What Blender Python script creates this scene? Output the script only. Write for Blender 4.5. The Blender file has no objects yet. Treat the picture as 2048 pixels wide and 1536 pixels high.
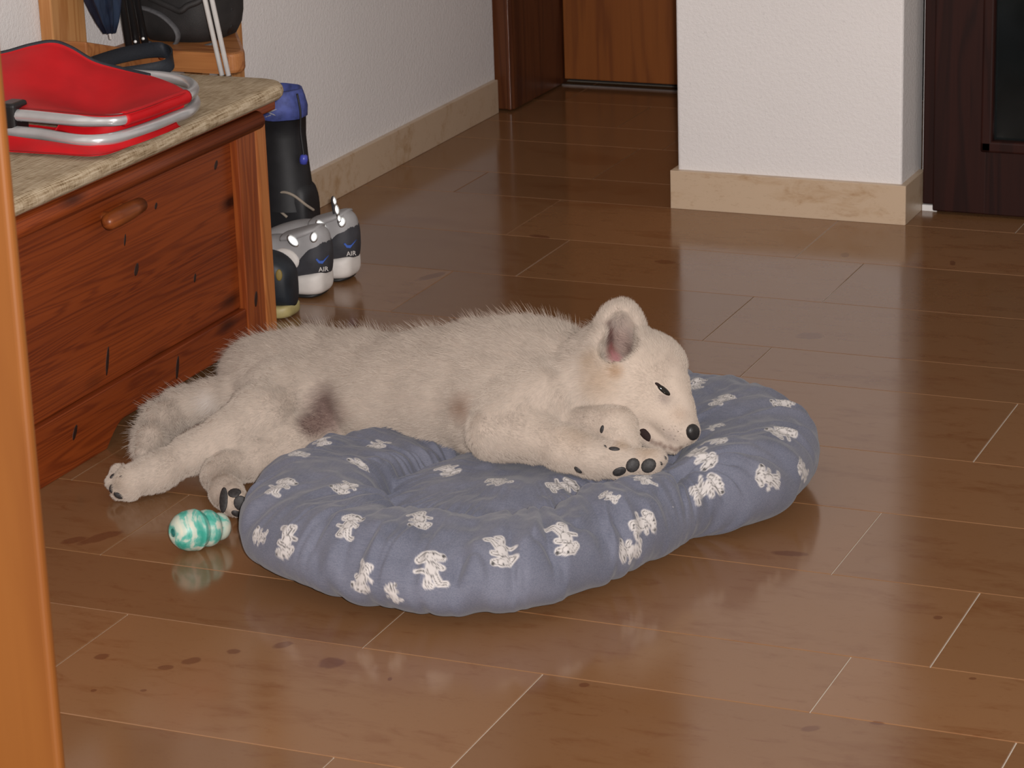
import bpy, bmesh, math, random
import numpy as np
from mathutils import Vector, Matrix, noise as mnoise

random.seed(7); RNG = np.random.default_rng(7)
S = bpy.context.scene
COL = S.collection

# ---------------------------------------------------------------- camera
F, PI_, RO, YA = 5521.04, math.radians(18.026), math.radians(-1.9347), math.radians(-23.6822)
CAMH = 1.45
_fw = np.array([math.sin(YA)*math.cos(PI_), math.cos(YA)*math.cos(PI_), -math.sin(PI_)])
_r = np.array([math.cos(YA), -math.sin(YA), 0.0]); _u = np.cross(_r, _fw)
_c, _s = math.cos(RO), math.sin(RO)
CM = np.array([_c*_r+_s*_u, -_s*_r+_c*_u, _fw]); CC = np.array([0, 0, CAMH])
cam = bpy.data.cameras.new('camera'); camo = bpy.data.objects.new('camera', cam); COL.objects.link(camo)
cam.sensor_width = 36; cam.lens = F/2048*36; cam.clip_start = .05
cam.dof.use_dof = True; cam.dof.focus_distance = 4.2; cam.dof.aperture_fstop = 22
camo.matrix_world = Matrix(((CM[0][0], CM[1][0], -CM[2][0], 0), (CM[0][1], CM[1][1], -CM[2][1], 0),
                            (CM[0][2], CM[1][2], -CM[2][2], CAMH), (0, 0, 0, 1)))
S.camera = camo

# ---------------------------------------------------------------- light
w = bpy.data.worlds.new('room_light'); S.world = w; w.use_nodes = True
w.node_tree.nodes['Background'].inputs[0].default_value = (1.0, .93, .86, 1)
w.node_tree.nodes['Background'].inputs[1].default_value = .43
fl = bpy.data.lights.new('camera_flash', 'AREA'); fl.shape = 'RECTANGLE'; fl.size = .05; fl.size_y = .025
fl.energy = 170; fl.color = (1.0, .95, .92)
flo = bpy.data.objects.new('camera_flash', fl); COL.objects.link(flo)
_fp = CC + CM[0]*.055 + CM[1]*.05 + CM[2]*.02
_m = camo.matrix_world.copy(); _m.translation = Vector(_fp); flo.matrix_world = _m
S.view_settings.view_transform = 'Standard'; S.view_settings.look = 'None'
S.view_settings.gamma = 1; S.view_settings.exposure = 0; S.view_settings.use_curve_mapping = False

# ---------------------------------------------------------------- geometry helpers
def ray(x, y): return CM.T @ np.array([(x-1024)/F, -(y-768)/F, 1.0])
def PZ(x, y, z=0.): d = ray(x, y); return CC + d*(z-CAMH)/d[2]
def PXc(x, y, X): d = ray(x, y); return CC + d*X/d[0]
def PYc(x, y, Y): d = ray(x, y); return CC + d*Y/d[1]
ER = np.array([math.cos(YA), -math.sin(YA), 0]); EF = np.array([math.sin(YA), math.cos(YA), 0]); EZ = np.array([0, 0, 1.])
def rf(p): p = np.asarray(p); return np.stack([p@ER, p@EF, p[..., 2]], -1)
def wr(p): p = np.asarray(p); return p[..., :1]*ER + p[..., 1:2]*EF + p[..., 2:3]*EZ
def project(p):
    v = (np.asarray(p)-CC) @ CM.T
    return np.stack([1024+F*v[..., 0]/v[..., 2], 768-F*v[..., 1]/v[..., 2]], -1)

def tag(o, label=None, cat=None, group=None, kind=None):
    if label: o['label'] = label
    if cat: o['category'] = cat
    if group: o['group'] = group
    if kind: o['kind'] = kind
    return o
def empty(name, loc, label=None, cat=None, group=None, kind=None):
    o = bpy.data.objects.new(name, None); o.location = loc; o.empty_display_size = .05; COL.objects.link(o)
    return tag(o, label, cat, group, kind)
def wloc(o):
    p = Vector((0, 0, 0))
    while o: p += o.location; o = o.parent
    return p
def mesh(name, V, Fc, mat, parent=None, smooth=False):
    """V in world coordinates; parents are unrotated"""
    me = bpy.data.meshes.new(name)
    V = np.asarray(V, float)
    off = np.array(wloc(parent)) if parent else np.zeros(3)
    if parent is None:
        b = np.array([(V[:, 0].min()+V[:, 0].max())/2, (V[:, 1].min()+V[:, 1].max())/2, V[:, 2].min()]); off = b
    me.from_pydata((V-off).tolist(), [], [list(map(int, f)) for f in Fc])
    me.update()
    if smooth: me.shade_smooth()
    if mat: me.materials.append(mat)
    o = bpy.data.objects.new(name, me); COL.objects.link(o)
    if parent: o.parent = parent
    else: o.location = off
    return o
def bm_obj(name, bm, mat, parent=None, smooth=False):
    bm.verts.ensure_lookup_table()
    V = [v.co[:] for v in bm.verts]; bm.verts.index_update()
    Fc = [[v.index for v in f.verts] for f in bm.faces]
    bm.free()
    return mesh(name, V, Fc, mat, parent, smooth)
def box_bm(lo, hi, bev=0, seg=2):
    bm = bmesh.new(); bmesh.ops.create_cube(bm, size=1)
    for v in bm.verts:
        for k in range(3): v.co[k] = lo[k] if v.co[k] < 0 else hi[k]
    if bev: bmesh.ops.bevel(bm, geom=bm.edges[:], offset=bev, segments=seg, affect='EDGES', profile=.5)
    return bm
def box(name, lo, hi, mat, parent=None, bev=0, seg=2, smooth=False):
    return bm_obj(name, box_bm(lo, hi, bev, seg), mat, parent, smooth)
def tube(name, pts, rad, mat, parent=None, n=10, caps=True, flat=None):
    """swept tube; rad scalar or list; flat=(a,b) gives an elliptical section"""
    P = [Vector(p) for p in pts]; m = len(P)
    R = [rad]*m if np.isscalar(rad) else list(rad)
    V, Fc = [], []; up = None
    for i in range(m):
        t = (P[min(i+1, m-1)]-P[max(i-1, 0)]).normalized()
        if up is None:
            up = Vector((0, 0, 1)) if abs(t.z) < .9 else Vector((1, 0, 0))
        a = t.cross(up).normalized(); b = a.cross(t).normalized(); up = b
        fa, fb = flat if flat else (1, 1)
        for k in range(n):
            q = 2*math.pi*k/n
            V.append(P[i]+a*(R[i]*fa*math.cos(q))+b*(R[i]*fb*math.sin(q)))
    for i in range(m-1):
        for k in range(n):
            Fc.append((i*n+k, i*n+(k+1) % n, (i+1)*n+(k+1) % n, (i+1)*n+k))
    if caps:
        Fc.append(tuple(range(n))[::-1]); Fc.append(tuple((m-1)*n+k for k in range(n)))
    return mesh(name, V, Fc, mat, parent, True)
def spline(pts, n=8, closed=False):
    """Catmull-Rom through points"""
    P = [np.asarray(p, float) for p in pts]; out = []; m = len(P)
    rng = range(m if closed else m-1)
    for i in rng:
        g = (lambda k: P[k % m]) if closed else (lambda k: P[max(0, min(m-1, k))])
        p0, p1, p2, p3 = g(i-1), g(i), g(i+1), g(i+2)
        for j in range(n):
            t = j/n
            out.append(.5*((2*p1)+(-p0+p2)*t+(2*p0-5*p1+4*p2-p3)*t*t+(-p0+3*p1-3*p2+p3)*t**3))
    if not closed: out.append(P[-1])
    return np.array(out)
def lathe(name, prof, base, axis, mat, parent=None, n=32, smooth=True):
    """prof: list of (along, radius) revolved about axis from base"""
    ax = Vector(axis).normalized(); a = ax.orthogonal().normalized(); b = ax.cross(a)
    B = Vector(base); V, Fc = [], []
    for (h, r) in prof:
        for k in range(n):
            q = 2*math.pi*k/n
            V.append(B+ax*h+a*(r*math.cos(q))+b*(r*math.sin(q)))
    for i in range(len(prof)-1):
        for k in range(n):
            Fc.append((i*n+k, i*n+(k+1) % n, (i+1)*n+(k+1) % n, (i+1)*n+k))
    return mesh(name, V, Fc, mat, parent, smooth)
def prism(name, poly, axis, lo, hi, mat, parent=None, bev=0):
    """extrude a 2D polygon along axis 0/1/2; poly gives the two other coords in order"""
    bm = bmesh.new(); k = [i for i in range(3) if i != axis]
    vs = []
    for p in poly:
        c = [0, 0, 0]; c[k[0]], c[k[1]] = p; c[axis] = lo; vs.append(bm.verts.new(c))
    f = bm.faces.new(vs)
    r = bmesh.ops.extrude_face_region(bm, geom=[f])
    for v in r['geom']:
        if isinstance(v, bmesh.types.BMVert): v.co[axis] = hi
    bmesh.ops.recalc_face_normals(bm, faces=bm.faces[:])
    if bev: bmesh.ops.bevel(bm, geom=bm.edges[:], offset=bev, segments=2, affect='EDGES', profile=.5)
    return bm_obj(name, bm, mat, parent)

# ---------------------------------------------------------------- material helpers
class NT:
    def __init__(s, name):
        s.m = bpy.data.materials.new(name); s.m.use_nodes = True; s.t = s.m.node_tree
        s.b = s.t.nodes['Principled BSDF']
    def n(s, kind, **kw):
        nd = s.t.nodes.new(kind)
        for k, v in kw.items():
            if k.startswith('i_'):
                key = k[2:]; key = int(key) if key.isdigit() else key.replace('_', ' ')
                s.put(nd.inputs[key], v)
            else: setattr(nd, k, v)
        return nd
    def put(s, sock, v):
        if hasattr(v, 'links') or isinstance(v, bpy.types.NodeSocket): s.t.links.new(v, sock)
        else: sock.default_value = v
    def math(s, op, a, b=None, c=None, clamp=False):
        nd = s.t.nodes.new('ShaderNodeMath'); nd.operation = op; nd.use_clamp = clamp
        for i, v in enumerate((a, b, c)):
            if v is not None: s.put(nd.inputs[i], v)
        return nd.outputs[0]
    def vmath(s, op, a, b=None):
        nd = s.t.nodes.new('ShaderNodeVectorMath'); nd.operation = op
        s.put(nd.inputs[0], a)
        if b is not None: s.put(nd.inputs[1], b)
        return nd.outputs[0]
    def coord(s, which='Object'):
        return s.t.nodes.new('ShaderNodeTexCoord').outputs[which]
    def mapping(s, v, scale=(1, 1, 1), rot=(0, 0, 0), loc=(0, 0, 0)):
        nd = s.t.nodes.new('ShaderNodeMapping'); s.put(nd.inputs[0], v)
        nd.inputs['Scale'].default_value = scale; nd.inputs['Rotation'].default_value = rot; nd.inputs['Location'].default_value = loc
        return nd.outputs[0]
    def noise(s, v, scale, detail=4, rough=.5, dist=0):
        nd = s.t.nodes.new('ShaderNodeTexNoise'); s.put(nd.inputs['Vector'], v)
        nd.inputs['Scale'].default_value = scale; nd.inputs['Detail'].default_value = detail
        nd.inputs['Roughness'].default_value = rough; nd.inputs['Distortion'].default_value = dist
        return nd.outputs['Fac']
    def ramp(s, f, stops, interp='LINEAR'):
        nd = s.t.nodes.new('ShaderNodeValToRGB'); s.put(nd.inputs[0], f); cr = nd.color_ramp; cr.interpolation = interp
        while len(cr.elements) < len(stops): cr.elements.new(.5)
        for e, (p, c) in zip(cr.elements, stops):
            e.position = p; e.color = (c, c, c, 1) if np.isscalar(c) else (*c, 1)
        return nd.outputs[0]
    def mix(s, f, a, b, mode='MIX'):
        nd = s.t.nodes.new('ShaderNodeMix'); nd.data_type = 'RGBA'; nd.blend_type = mode
        s.put(nd.inputs['Factor'], f)
        for sock, v in ((nd.inputs[6], a), (nd.inputs[7], b)):
            if isinstance(v, tuple): v = (*v[:3], 1)
            s.put(sock, v)
        return nd.outputs[2]
    def bump(s, h, strength=.3, dist=.002):
        nd = s.t.nodes.new('ShaderNodeBump'); s.put(nd.inputs['Height'], h)
        nd.inputs['Strength'].default_value = strength; nd.inputs['Distance'].default_value = dist
        s.t.links.new(nd.outputs[0], s.b.inputs['Normal']); return nd
    def base(s, c, rough=.5, metal=0, spec=None, coat=0):
        if isinstance(c, tuple): c = (*c[:3], 1)
        s.put(s.b.inputs['Base Color'], c); s.put(s.b.inputs['Roughness'], rough); s.put(s.b.inputs['Metallic'], metal)
        if spec is not None: s.b.inputs['Specular IOR Level'].default_value = spec
        if coat: s.b.inputs['Coat Weight'].default_value = coat; s.b.inputs['Coat Roughness'].default_value = .06
        return s.m
def flat(name, c, rough=.5, metal=0, spec=None, var=.06, scale=40):
    t = NT(name); n = t.noise(t.coord(), scale, 3)
    lo = tuple(x*(1-var) for x in c); hi = tuple(min(1, x*(1+var)) for x in c)
    return t.base(t.ramp(n, [(.3, lo), (.7, hi)]), rough, metal, spec)

def wood(name, light, dark, axis='Y', rough=.4, grain=1.0, knots=True, coat=0, fine=1.0, soft=.6, spec=.3):
    t = NT(name); co = t.coord()
    info = t.n('ShaderNodeObjectInfo'); off = t.math('MULTIPLY', info.outputs['Random'], 13.7)
    cmb = t.n('ShaderNodeCombineXYZ', i_0=off, i_1=off, i_2=off).outputs[0]
    co = t.vmath('ADD', co, cmb)
    sc = {'X': (1.2, 14, 14), 'Y': (26, .8, 26), 'Z': (14, 14, 1.2)}[axis]
    st = t.mapping(co, sc)
    warp = t.noise(st, .9, 3, .5, .6)
    rings = t.math('SINE', t.math('MULTIPLY', warp, 95*grain))
    rings = t.math('MULTIPLY_ADD', rings, .5, .5)
    fsc = {'X': (6, 260, 260), 'Y': (260, 6, 260), 'Z': (260, 260, 6)}[axis]
    fn = t.noise(t.mapping(co, fsc), fine, 3)
    f = t.math('ADD', t.math('MULTIPLY', t.math('POWER', rings, 2.2), soft), t.math('MULTIPLY', fn, .5))
    big = t.noise(st, .35, 2)
    f = t.math('ADD', f, t.math('MULTIPLY', t.math('SUBTRACT', big, .5), .9))
    col = t.ramp(f, [(.1, light), (.95, dark)])
    if knots:
        ks = {'X': (3.2, 9, 9), 'Y': (9, 3.2, 9), 'Z': (9, 9, 3.2)}[axis]
        vo = t.n('ShaderNodeTexVoronoi', i_Vector=t.mapping(co, ks), i_Scale=1.0, i_Randomness=1.0)
        kd = t.ramp(vo.outputs['Distance'], [(.05, 1.0), (.12, .35), (.17, 0.0)])
        col = t.mix(kd, col, tuple(x*.22 for x in dark))
    t.bump(f, .08, .001)
    return t.base(col, rough, spec=spec, coat=coat)

M = {}
M['wall'] = None
def plaster(name, c):
    t = NT(name); co = t.coord()
    n1 = t.noise(co, 130, 3, .6); n2 = t.noise(co, 420, 2, .5)
    sp = t.ramp(t.noise(co, 170, 2, .4), [(.26, .93), (.33, 1.0)])
    dirt = t.ramp(t.noise(co, 3.0, 3), [(.3, .96), (.7, 1.0)])
    col = t.mix(1.0, t.mix(1.0, c, sp, 'MULTIPLY'), dirt, 'MULTIPLY')
    t.bump(t.math('ADD', n1, t.math('MULTIPLY', n2, .5)), .55, .0025)
    return t.base(col, .85, spec=.2)
M['wall'] = plaster('white_rough_plaster', (.735, .70, .69))

# --- polished stone
STAINS = [  # px, py, half width px, half height px, rot
    (662, 1326, 29, 13, 0), (467, 1303, 15, 6, -.1), (382, 1322, 20, 7, -.3), (205, 1313, 14, 6, -.4), (565, 1290, 24, 6, -.25),
    (332, 1335, 18, 5, 0), (187, 1381, 7, 3, 0), (287, 1381, 8, 3, 0), (1623, 1457, 22, 6, -.2), (1755, 1446, 16, 4, .1),
    (1168, 1370, 12, 5, 0), (1875, 1235, 8, 4, -.3), (200, 1075, 50, 7, -.3), (150, 1080, 32, 6, -.2), (862, 553, 30, 4, -.3), (1580, 1107, 40, 6, .05),
    (1690, 510, 10, 5, 0), (1905, 526, 7, 5, 0), (1620, 672, 30, 7, 0), (1330, 524, 22, 4, .1), (1080, 473, 22, 3, .15),
    (780, 1358, 5, 4, 0), (1945, 1357, 9, 3, 0), (1430, 800, 26, 7, 0)]
def stone(name, tile):
    t = NT(name)
    geo = t.n('ShaderNodeNewGeometry').outputs['Position']
    info = t.n('ShaderNodeObjectInfo'); rnd = info.outputs['Random']
    off = t.n('ShaderNodeCombineXYZ', i_0=t.math('MULTIPLY', rnd, 31.0), i_1=t.math('MULTIPLY', rnd, 17.0), i_2=0.0).outputs[0]
    co = t.vmath('ADD', geo, off) if tile else geo
    st = t.mapping(co, (1, 2.6, 2.6))
    n1 = t.noise(st, 3.2, 5, .6, .4); n2 = t.noise(st, 16, 5, .65, .6); n3 = t.noise(st, 75, 4, .7)
    if tile: a, b, c = (.198, .098, .044), (.168, .074, .030), (.135, .048, .016)
    else: a, b, c = (.52, .39, .275), (.43, .29, .175), (.29, .155, .075)
    f = t.math('ADD', t.math('MULTIPLY', n1, .6), t.math('MULTIPLY', n2, .4))
    col = t.ramp(f, [(.36, a), (.52, a), (.64, b)])
    col = t.mix(t.ramp(t.math('MULTIPLY', n2, t.math('ADD', n3, .52)), [(.60, 0.), (.80, .40)]), col, c)
    col = t.mix(t.ramp(n3, [(.30, .30), (.42, 0.)]), col, tuple(x*.72 for x in b))
    if tile:
        tone = t.ramp(rnd, [(0, (.86, .83, .80)), (.5, (1, .98, .95)), (1, (1.1, 1.08, 1.06))])
        col = t.mix(1.0, col, tone, 'MULTIPLY')
        sep = t.n('ShaderNodeSeparateXYZ', i_0=geo); wob = t.math('MULTIPLY', t.math('SUBTRACT', t.noise(geo, 55, 3), .5), 1.3)
        tot = None
        for (px, py, hw, hh, rot) in STAINS:
            p = PZ(px, py); q = PZ(px+hw, py+hw*rot); d = q-p; L = float(np.hypot(d[0], d[1]))
            wz = float(np.linalg.norm((PZ(px, py+hh)-p)[:2]))
            ca, sa = d[0]/L, d[1]/L
            dx = t.math('SUBTRACT', sep.outputs[0], float(p[0])); dy = t.math('SUBTRACT', sep.outputs[1], float(p[1]))
            u = t.math('MULTIPLY_ADD', dx, ca/L, t.math('MULTIPLY', dy, sa/L))
            v = t.math('MULTIPLY_ADD', dx, -sa/wz, t.math('MULTIPLY', dy, ca/wz))
            e = t.math('MULTIPLY_ADD', u, u, t.math('MULTIPLY', v, v))
            tot = e if tot is None else t.math('MINIMUM', tot, e)
        tot = t.math('ADD', tot, wob)
        col = t.mix(t.ramp(tot, [(.55, .62), (1.0, 0.)]), col, (.095, .030, .013))
        t.m.node_tree.nodes['Principled BSDF'].inputs['IOR'].default_value = 1.52
        rough = t.ramp(t.noise(geo, 9, 3), [(.3, .11), (.7, .17)])
        return t.base(col, rough)
    return t.base(col, .32)
M['tile'] = stone('polished_beige_limestone', True)
M['skirting'] = stone('beige_limestone_skirting', False)
M['grout'] = flat('pale_grout', (.52, .45, .37), .9)
M['door_oak'] = wood('brown_veneer_door', (.22, .068, .014), (.150, .043, .010), 'Z', .45, .25, False, fine=.8)
M['door_frame'] = wood('dark_brown_door_frame', (.105, .033, .012), (.055, .016, .007), 'Z', .33, .3, False)
M['door_dark'] = wood('very_dark_mahogany', (.026, .0062, .0040), (.013, .0033, .0024), 'Z', .55, .4, False, spec=.18)
M['pine'] = wood('reddish_stained_pine', (.235, .046, .0085), (.095, .014, .0035), 'Y', .40, 1.1, True, soft=.42)
M['pine_knob'] = wood('reddish_pine_handle', (.24, .062, .014), (.15, .034, .008), 'Y', .36, .3, False)
M['pine_v'] = wood('reddish_stained_pine_upright', (.27, .064, .014), (.15, .028, .007), 'Z', .36, .7, True)
M['pine_light'] = wood('light_pine_edge', (.42, .150, .043), (.27, .077, .020), 'Z', .4, .7, False)
M['rack_pine'] = wood('honey_pine', (.50, .25, .095), (.37, .155, .05), 'Z', .42, .5, False)
M['rack_pine_x'] = wood('honey_pine_shelf', (.40, .165, .055), (.26, .09, .028), 'X', .42, .5, True)
M['post_wood'] = wood('orange_pine_casing', (.168, .058, .010), (.130, .040, .006), 'Z', .5, .12, False, fine=.35)

# ================================================================= SETTING
# floor -----------------------------------------------------------
floor = box('floor', (-3.6, -.6, -.03), (1.2, 7.0, -.0014), M['grout'])
tag(floor, 'floor of polished beige limestone tiles in staggered rows', kind='structure')
rows = [(1.22, 1.53, -1.3), (1.53, 1.71, -1.05), (1.71, 1.98, -1.5), (1.98, 2.24, -1.15), (2.24, 2.42, -1.7), (2.42, 2.68, -1.426), (2.68, 2.988, -1.281), (2.988, 3.168, -1.539),
        (3.168, 3.43, -2.049), (3.43, 3.684, -1.031), (3.684, 3.938, -1.33), (3.938, 4.235, -.958), (4.235, 4.41, -1.434),
        (4.41, 4.70, -1.563), (4.70, 4.978, -1.432), (4.978, 5.277, -1.573), (5.277, 5.466, -2.437), (5.466, 5.768, -2.19),
        (5.768, 5.95, -2.75), (5.95, 6.19, -2.32), (6.19, 6.42, -2.55)]
TL = .614; g = .0008; cache = {}
for (y0, y1, j) in rows:
    k0 = math.floor((-2.70-j)/TL)
    x = j+k0*TL
    while x < .9:
        a, b = max(x, -2.70), min(x+TL, .95)
        if b-a > .03 and not (a > -1.2 and y0 > 5.4) :
            key = (round(b-a, 3), round(y1-y0, 3))
            if key not in cache:
                hx, hy = key[0]/2-g, key[1]/2-g
                bm = box_bm((-hx, -hy, -.012), (hx, hy, 0), .0006, 1)
                o = bm_obj('floor_tile', bm, M['tile']); o.parent = floor; cache[key] = o.data
            else:
                o = bpy.data.objects.new('floor_tile', cache[key]); COL.objects.link(o); o.parent = floor
            o.location = Vector(((a+b)/2, (y0+y1)/2, 0))-floor.location
            if cache[key].get('z') is None: cache[key]['z'] = o.data.vertices[0].co.z; 
        x += TL
# put the shared tile meshes' tops on z = 0
for me in cache.values():
    zmax = max(v.co.z for v in me.vertices)
    for v in me.vertices: v.co.z -= zmax
    if 'z' in me: del me['z']
    xs = [v.co.x for v in me.vertices]; ys = [v.co.y for v in me.vertices]
    cx, cy = (min(xs)+max(xs))/2, (min(ys)+max(ys))/2
    for v in me.vertices: v.co.x -= cx; v.co.y -= cy

WX = -2.668            # left wall surface
o = box('wall_left', (WX-.12, 1.0, 0), (WX, 6.04, 2.5), M['wall']); tag(o, 'white rough plastered wall behind the bench', kind='structure')
o = box('baseboard_left', (WX, 1.0, 0), (-2.655, 6.03, .082), M['skirting'], bev=.0015); tag(o, 'beige stone skirting along the wall behind the shoes', kind='structure')
# far door in its frame
o = prism('trim_1', [(-2.80, 6.055), (-2.632, 6.055), (-2.626, 6.062), (-2.626, 6.42), (-2.80, 6.42)], 2, 0.004, 2.1, M['door_frame'], bev=.002)
tag(o, 'dark brown wooden door casing and jamb at end of hall', kind='structure')
box('casing_bead', (-2.640, 6.047, .004), (-2.629, 6.056, 2.1), M['door_frame'], o, .003)
d = box('door_1', (-2.622, 6.375, .016), (-1.75, 6.415, 2.05), M['door_oak'], bev=.002); tag(d, 'brown veneered door at end of hall', kind='structure')
o = box('trim_2', (-2.626, 6.366, -.001), (-1.75, 6.373, .0035), flat('threshold_metal', (.20, .17, .16), .35, .6)); tag(o, 'thin pale threshold strip under brown door', kind='structure')
o = box('wall_back', (-2.80, 6.43, 0), (-1.0, 6.55, 2.5), flat('dark_gap', (.01, .008, .007), .9)); tag(o, 'dark space behind the hall door', kind='structure')
o = box('trim_6', (-2.63, 6.055, 2.05), (-1.75, 6.42, 2.12), M['door_frame']); tag(o, 'head of door casing above hall door', kind='structure')
o = box('wall_far', (-2.80, 6.06, 2.12), (-1.70, 6.42, 2.5), M['wall']); tag(o, 'white plaster above the hall door', kind='structure')
# wall end (column) between hall and dark door
bmc = box_bm((-1.925, 5.288, 0), (-1.445, 5.445, 2.5), .006, 3)
o = bm_obj('wall_right', bmc, M['wall']); tag(o, 'white plastered wall end standing between the two doors', kind='structure')
o2 = box('hall_side_wall', (-1.925, 5.44, 0), (-1.80, 6.42, 2.5), M['wall'], o)
b = box('baseboard_right', (-1.937, 5.274, 0), (-1.4335, 5.2885, .0815), M['skirting'], bev=.001); tag(b, 'beige stone skirting around the white wall end', kind='structure')
box('skirting_return', (-1.4455, 5.275, 0), (-1.4325, 5.425, .0813), M['skirting'], b, .001)
box('hall_skirting', (-1.937, 5.289, 0), (-1.9245, 6.36, .0815), M['skirting'], b, .001)
# dark door on the right
o = box('wall_front_right', (-1.445, 5.45, 0), (.9, 5.57, 2.5), M['wall']); tag(o, 'wall holding the dark glazed door', kind='structure')
c = box('trim_3', (-1.4325, 5.405, .013), (-1.395, 5.45, 2.1), M['door_dark'], bev=.003); tag(c, 'dark mahogany door casing beside white wall end', kind='structure')
o = box('trim_4', (-1.4315, 5.400, 0), (-1.4005, 5.43, .0125), flat('white_plastic', (.72, .71, .70), .4)); tag(o, 'small white block under the dark door casing', kind='structure')
d2 = empty('door_2', (-1.0, 5.40, 0), 'dark mahogany door with a dark glass pane', kind='structure')
DX0, DX1, GX0, GX1, GZ0, GZ1 = -1.405, -.55, -1.283, -.67, .160, 1.95
box('stile', (DX0, 5.380, .006), (GX0-.012, 5.420, 2.05), M['door_dark'], d2, .003)
box('stile', (GX1+.012, 5.380, .006), (DX1, 5.420, 2.05), M['door_dark'], d2, .003)
box('bottom_rail', (GX0-.022, 5.3808, .006), (GX1+.022, 5.420, GZ0-.012), M['door_dark'], d2, .002)
box('top_rail', (GX0-.022, 5.3808, GZ1+.022), (GX1+.022, 5.420, 2.05), M['door_dark'], d2, .002)
for (a, bb) in (((GX0-.024, GZ0-.024), (GX0, GZ1+.024)), ((GX1, GZ0-.024), (GX1+.024, GZ1+.024)), ((GX0-.024, GZ0-.024), (GX1+.024, GZ0)), ((GX0-.024, GZ1), (GX1+.024, GZ1+.024))):
    box('glazing_bead', (a[0], 5.376, a[1]), (bb[0], 5.40, bb[1]), M['door_dark'], d2, .005, 3)
t = NT('dark_glass'); M['dglass'] = t.base(t.ramp(t.noise(t.coord(), 6, 2), [(.35, (.004, .005, .005)), (.7, (.012, .015, .016))]), .12)
box('glass_pane', (GX0-.004, 5.398, GZ0-.004), (GX1+.004, 5.404, GZ1+.004), M['dglass'], d2)
# near door casing at the photographer's side
e0 = PXc(71, 818, -1.36); yy = e0[1]
o = bm_obj('trim_5', box_bm((-1.60, yy-.014, 0), (-1.36, yy, 2.1), .006, 4), M['post_wood'], smooth=False)
tag(o, 'orange pine door casing standing close to the viewer', kind='structure')

# ================================================================= PUPPY (body as one blended surface)
def D(px, py, z): return rf(PZ(px, py, z))
GH = .0032
GLO = np.array([-.70, 3.66, -.012]); GHI = np.array([.40, 4.50, .34])
GN = np.ceil((GHI-GLO)/GH).astype(int)+1
GX = [GLO[k]+GH*np.arange(GN[k], dtype=np.float32) for k in range(3)]
def field(): return np.full(GN, .2, np.float32)
def smin(a, b, k):
    h = np.maximum(k-np.abs(a-b), 0)/k
    return np.minimum(a, b)-h*h*k*.25
def sub(lo, hi, m):
    i0 = np.clip(np.floor((np.asarray(lo)-m-GLO)/GH).astype(int), 0, GN-1)
    i1 = np.clip(np.ceil((np.asarray(hi)+m-GLO)/GH).astype(int)+1, 1, GN)
    return tuple(slice(a, b) for a, b in zip(i0, i1))
PRIMS = []   # (a, b, ra, rb, flow, furlen)
def d_caps(x, y, z, a, b, ra, rb):
    ba = b-a; L2 = float(ba@ba)+1e-12
    t = np.clip(((x-a[0])*ba[0]+(y-a[1])*ba[1]+(z-a[2])*ba[2])/L2, 0, 1)
    return np.sqrt((x-a[0]-t*ba[0])**2+(y-a[1]-t*ba[1])**2+(z-a[2]-t*ba[2])**2)-(ra+(rb-ra)*t)
def d_ell(x, y, z, c, R):
    qx, qy, qz = (x-c[0])/R[0], (y-c[1])/R[1], (z-c[2])/R[2]
    k0 = np.sqrt(qx*qx+qy*qy+qz*qz)+1e-9
    k1 = np.sqrt((qx/R[0])**2+(qy/R[1])**2+(qz/R[2])**2)+1e-9
    return k0*(k0-1)/k1
def chain(Fd, pts, k, fur=.012, flow=None):
    """pts: (px,py,z,R) joined by tapered capsules"""
    P = [(D(p[0], p[1], p[2]).astype(np.float32), p[3]) for p in pts]
    if len(P) == 1: P = P*2
    for (a, ra), (b, rb) in zip(P[:-1], P[1:]):
        m = max(ra, rb)+.09
        s = sub(np.minimum(a, b), np.maximum(a, b), m)
        x = GX[0][s[0]][:, None, None]; y = GX[1][s[1]][None, :, None]; z = GX[2][s[2]][None, None, :]
        Fd[s] = smin(Fd[s], d_caps(x, y, z, a, b, ra, rb), k)
        fd = (b-a) if flow is None else np.asarray(flow, np.float32)
        nrm = np.linalg.norm(fd); fd = fd/nrm if nrm > 1e-6 else np.array([-1, 0, 0], np.float32)
        PRIMS.append((a, b, ra, rb, fd, fur))
def ell(Fd, c, R, k, fur=.012, flow=(-1, 0, 0)):
    c = D(*c).astype(np.float32); R = np.array(R, np.float32)
    s = sub(c, c, R.max()+.06)
    x = GX[0][s[0]][:, None, None]; y = GX[1][s[1]][None, :, None]; z = GX[2][s[2]][None, None, :]
    Fd[s] = smin(Fd[s], d_ell(x, y, z, c, R), k)
    fd = np.asarray(flow, np.float32); PRIMS.append((c, c+1e-5, float(R.min()), float(R.min()), fd/np.linalg.norm(fd), fur))
TAILW = np.array([-1, .25, -.12])
T = field()
# back line and belly line of the trunk
chain(T, [(525, 757, .080, .060), (620, 757, .088, .068), (720, 768, .100, .070), (850, 772, .122, .073), (960, 765, .142, .080), (1050, 760, .155, .083), (1105, 762, .160, .079)], .04, .019, TAILW)
chain(T, [(640, 805, .075, .048), (760, 808, .095, .054), (880, 808, .115, .056), (990, 822, .128, .060), (1070, 812, .145, .064)], .04, .012, TAILW)
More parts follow.
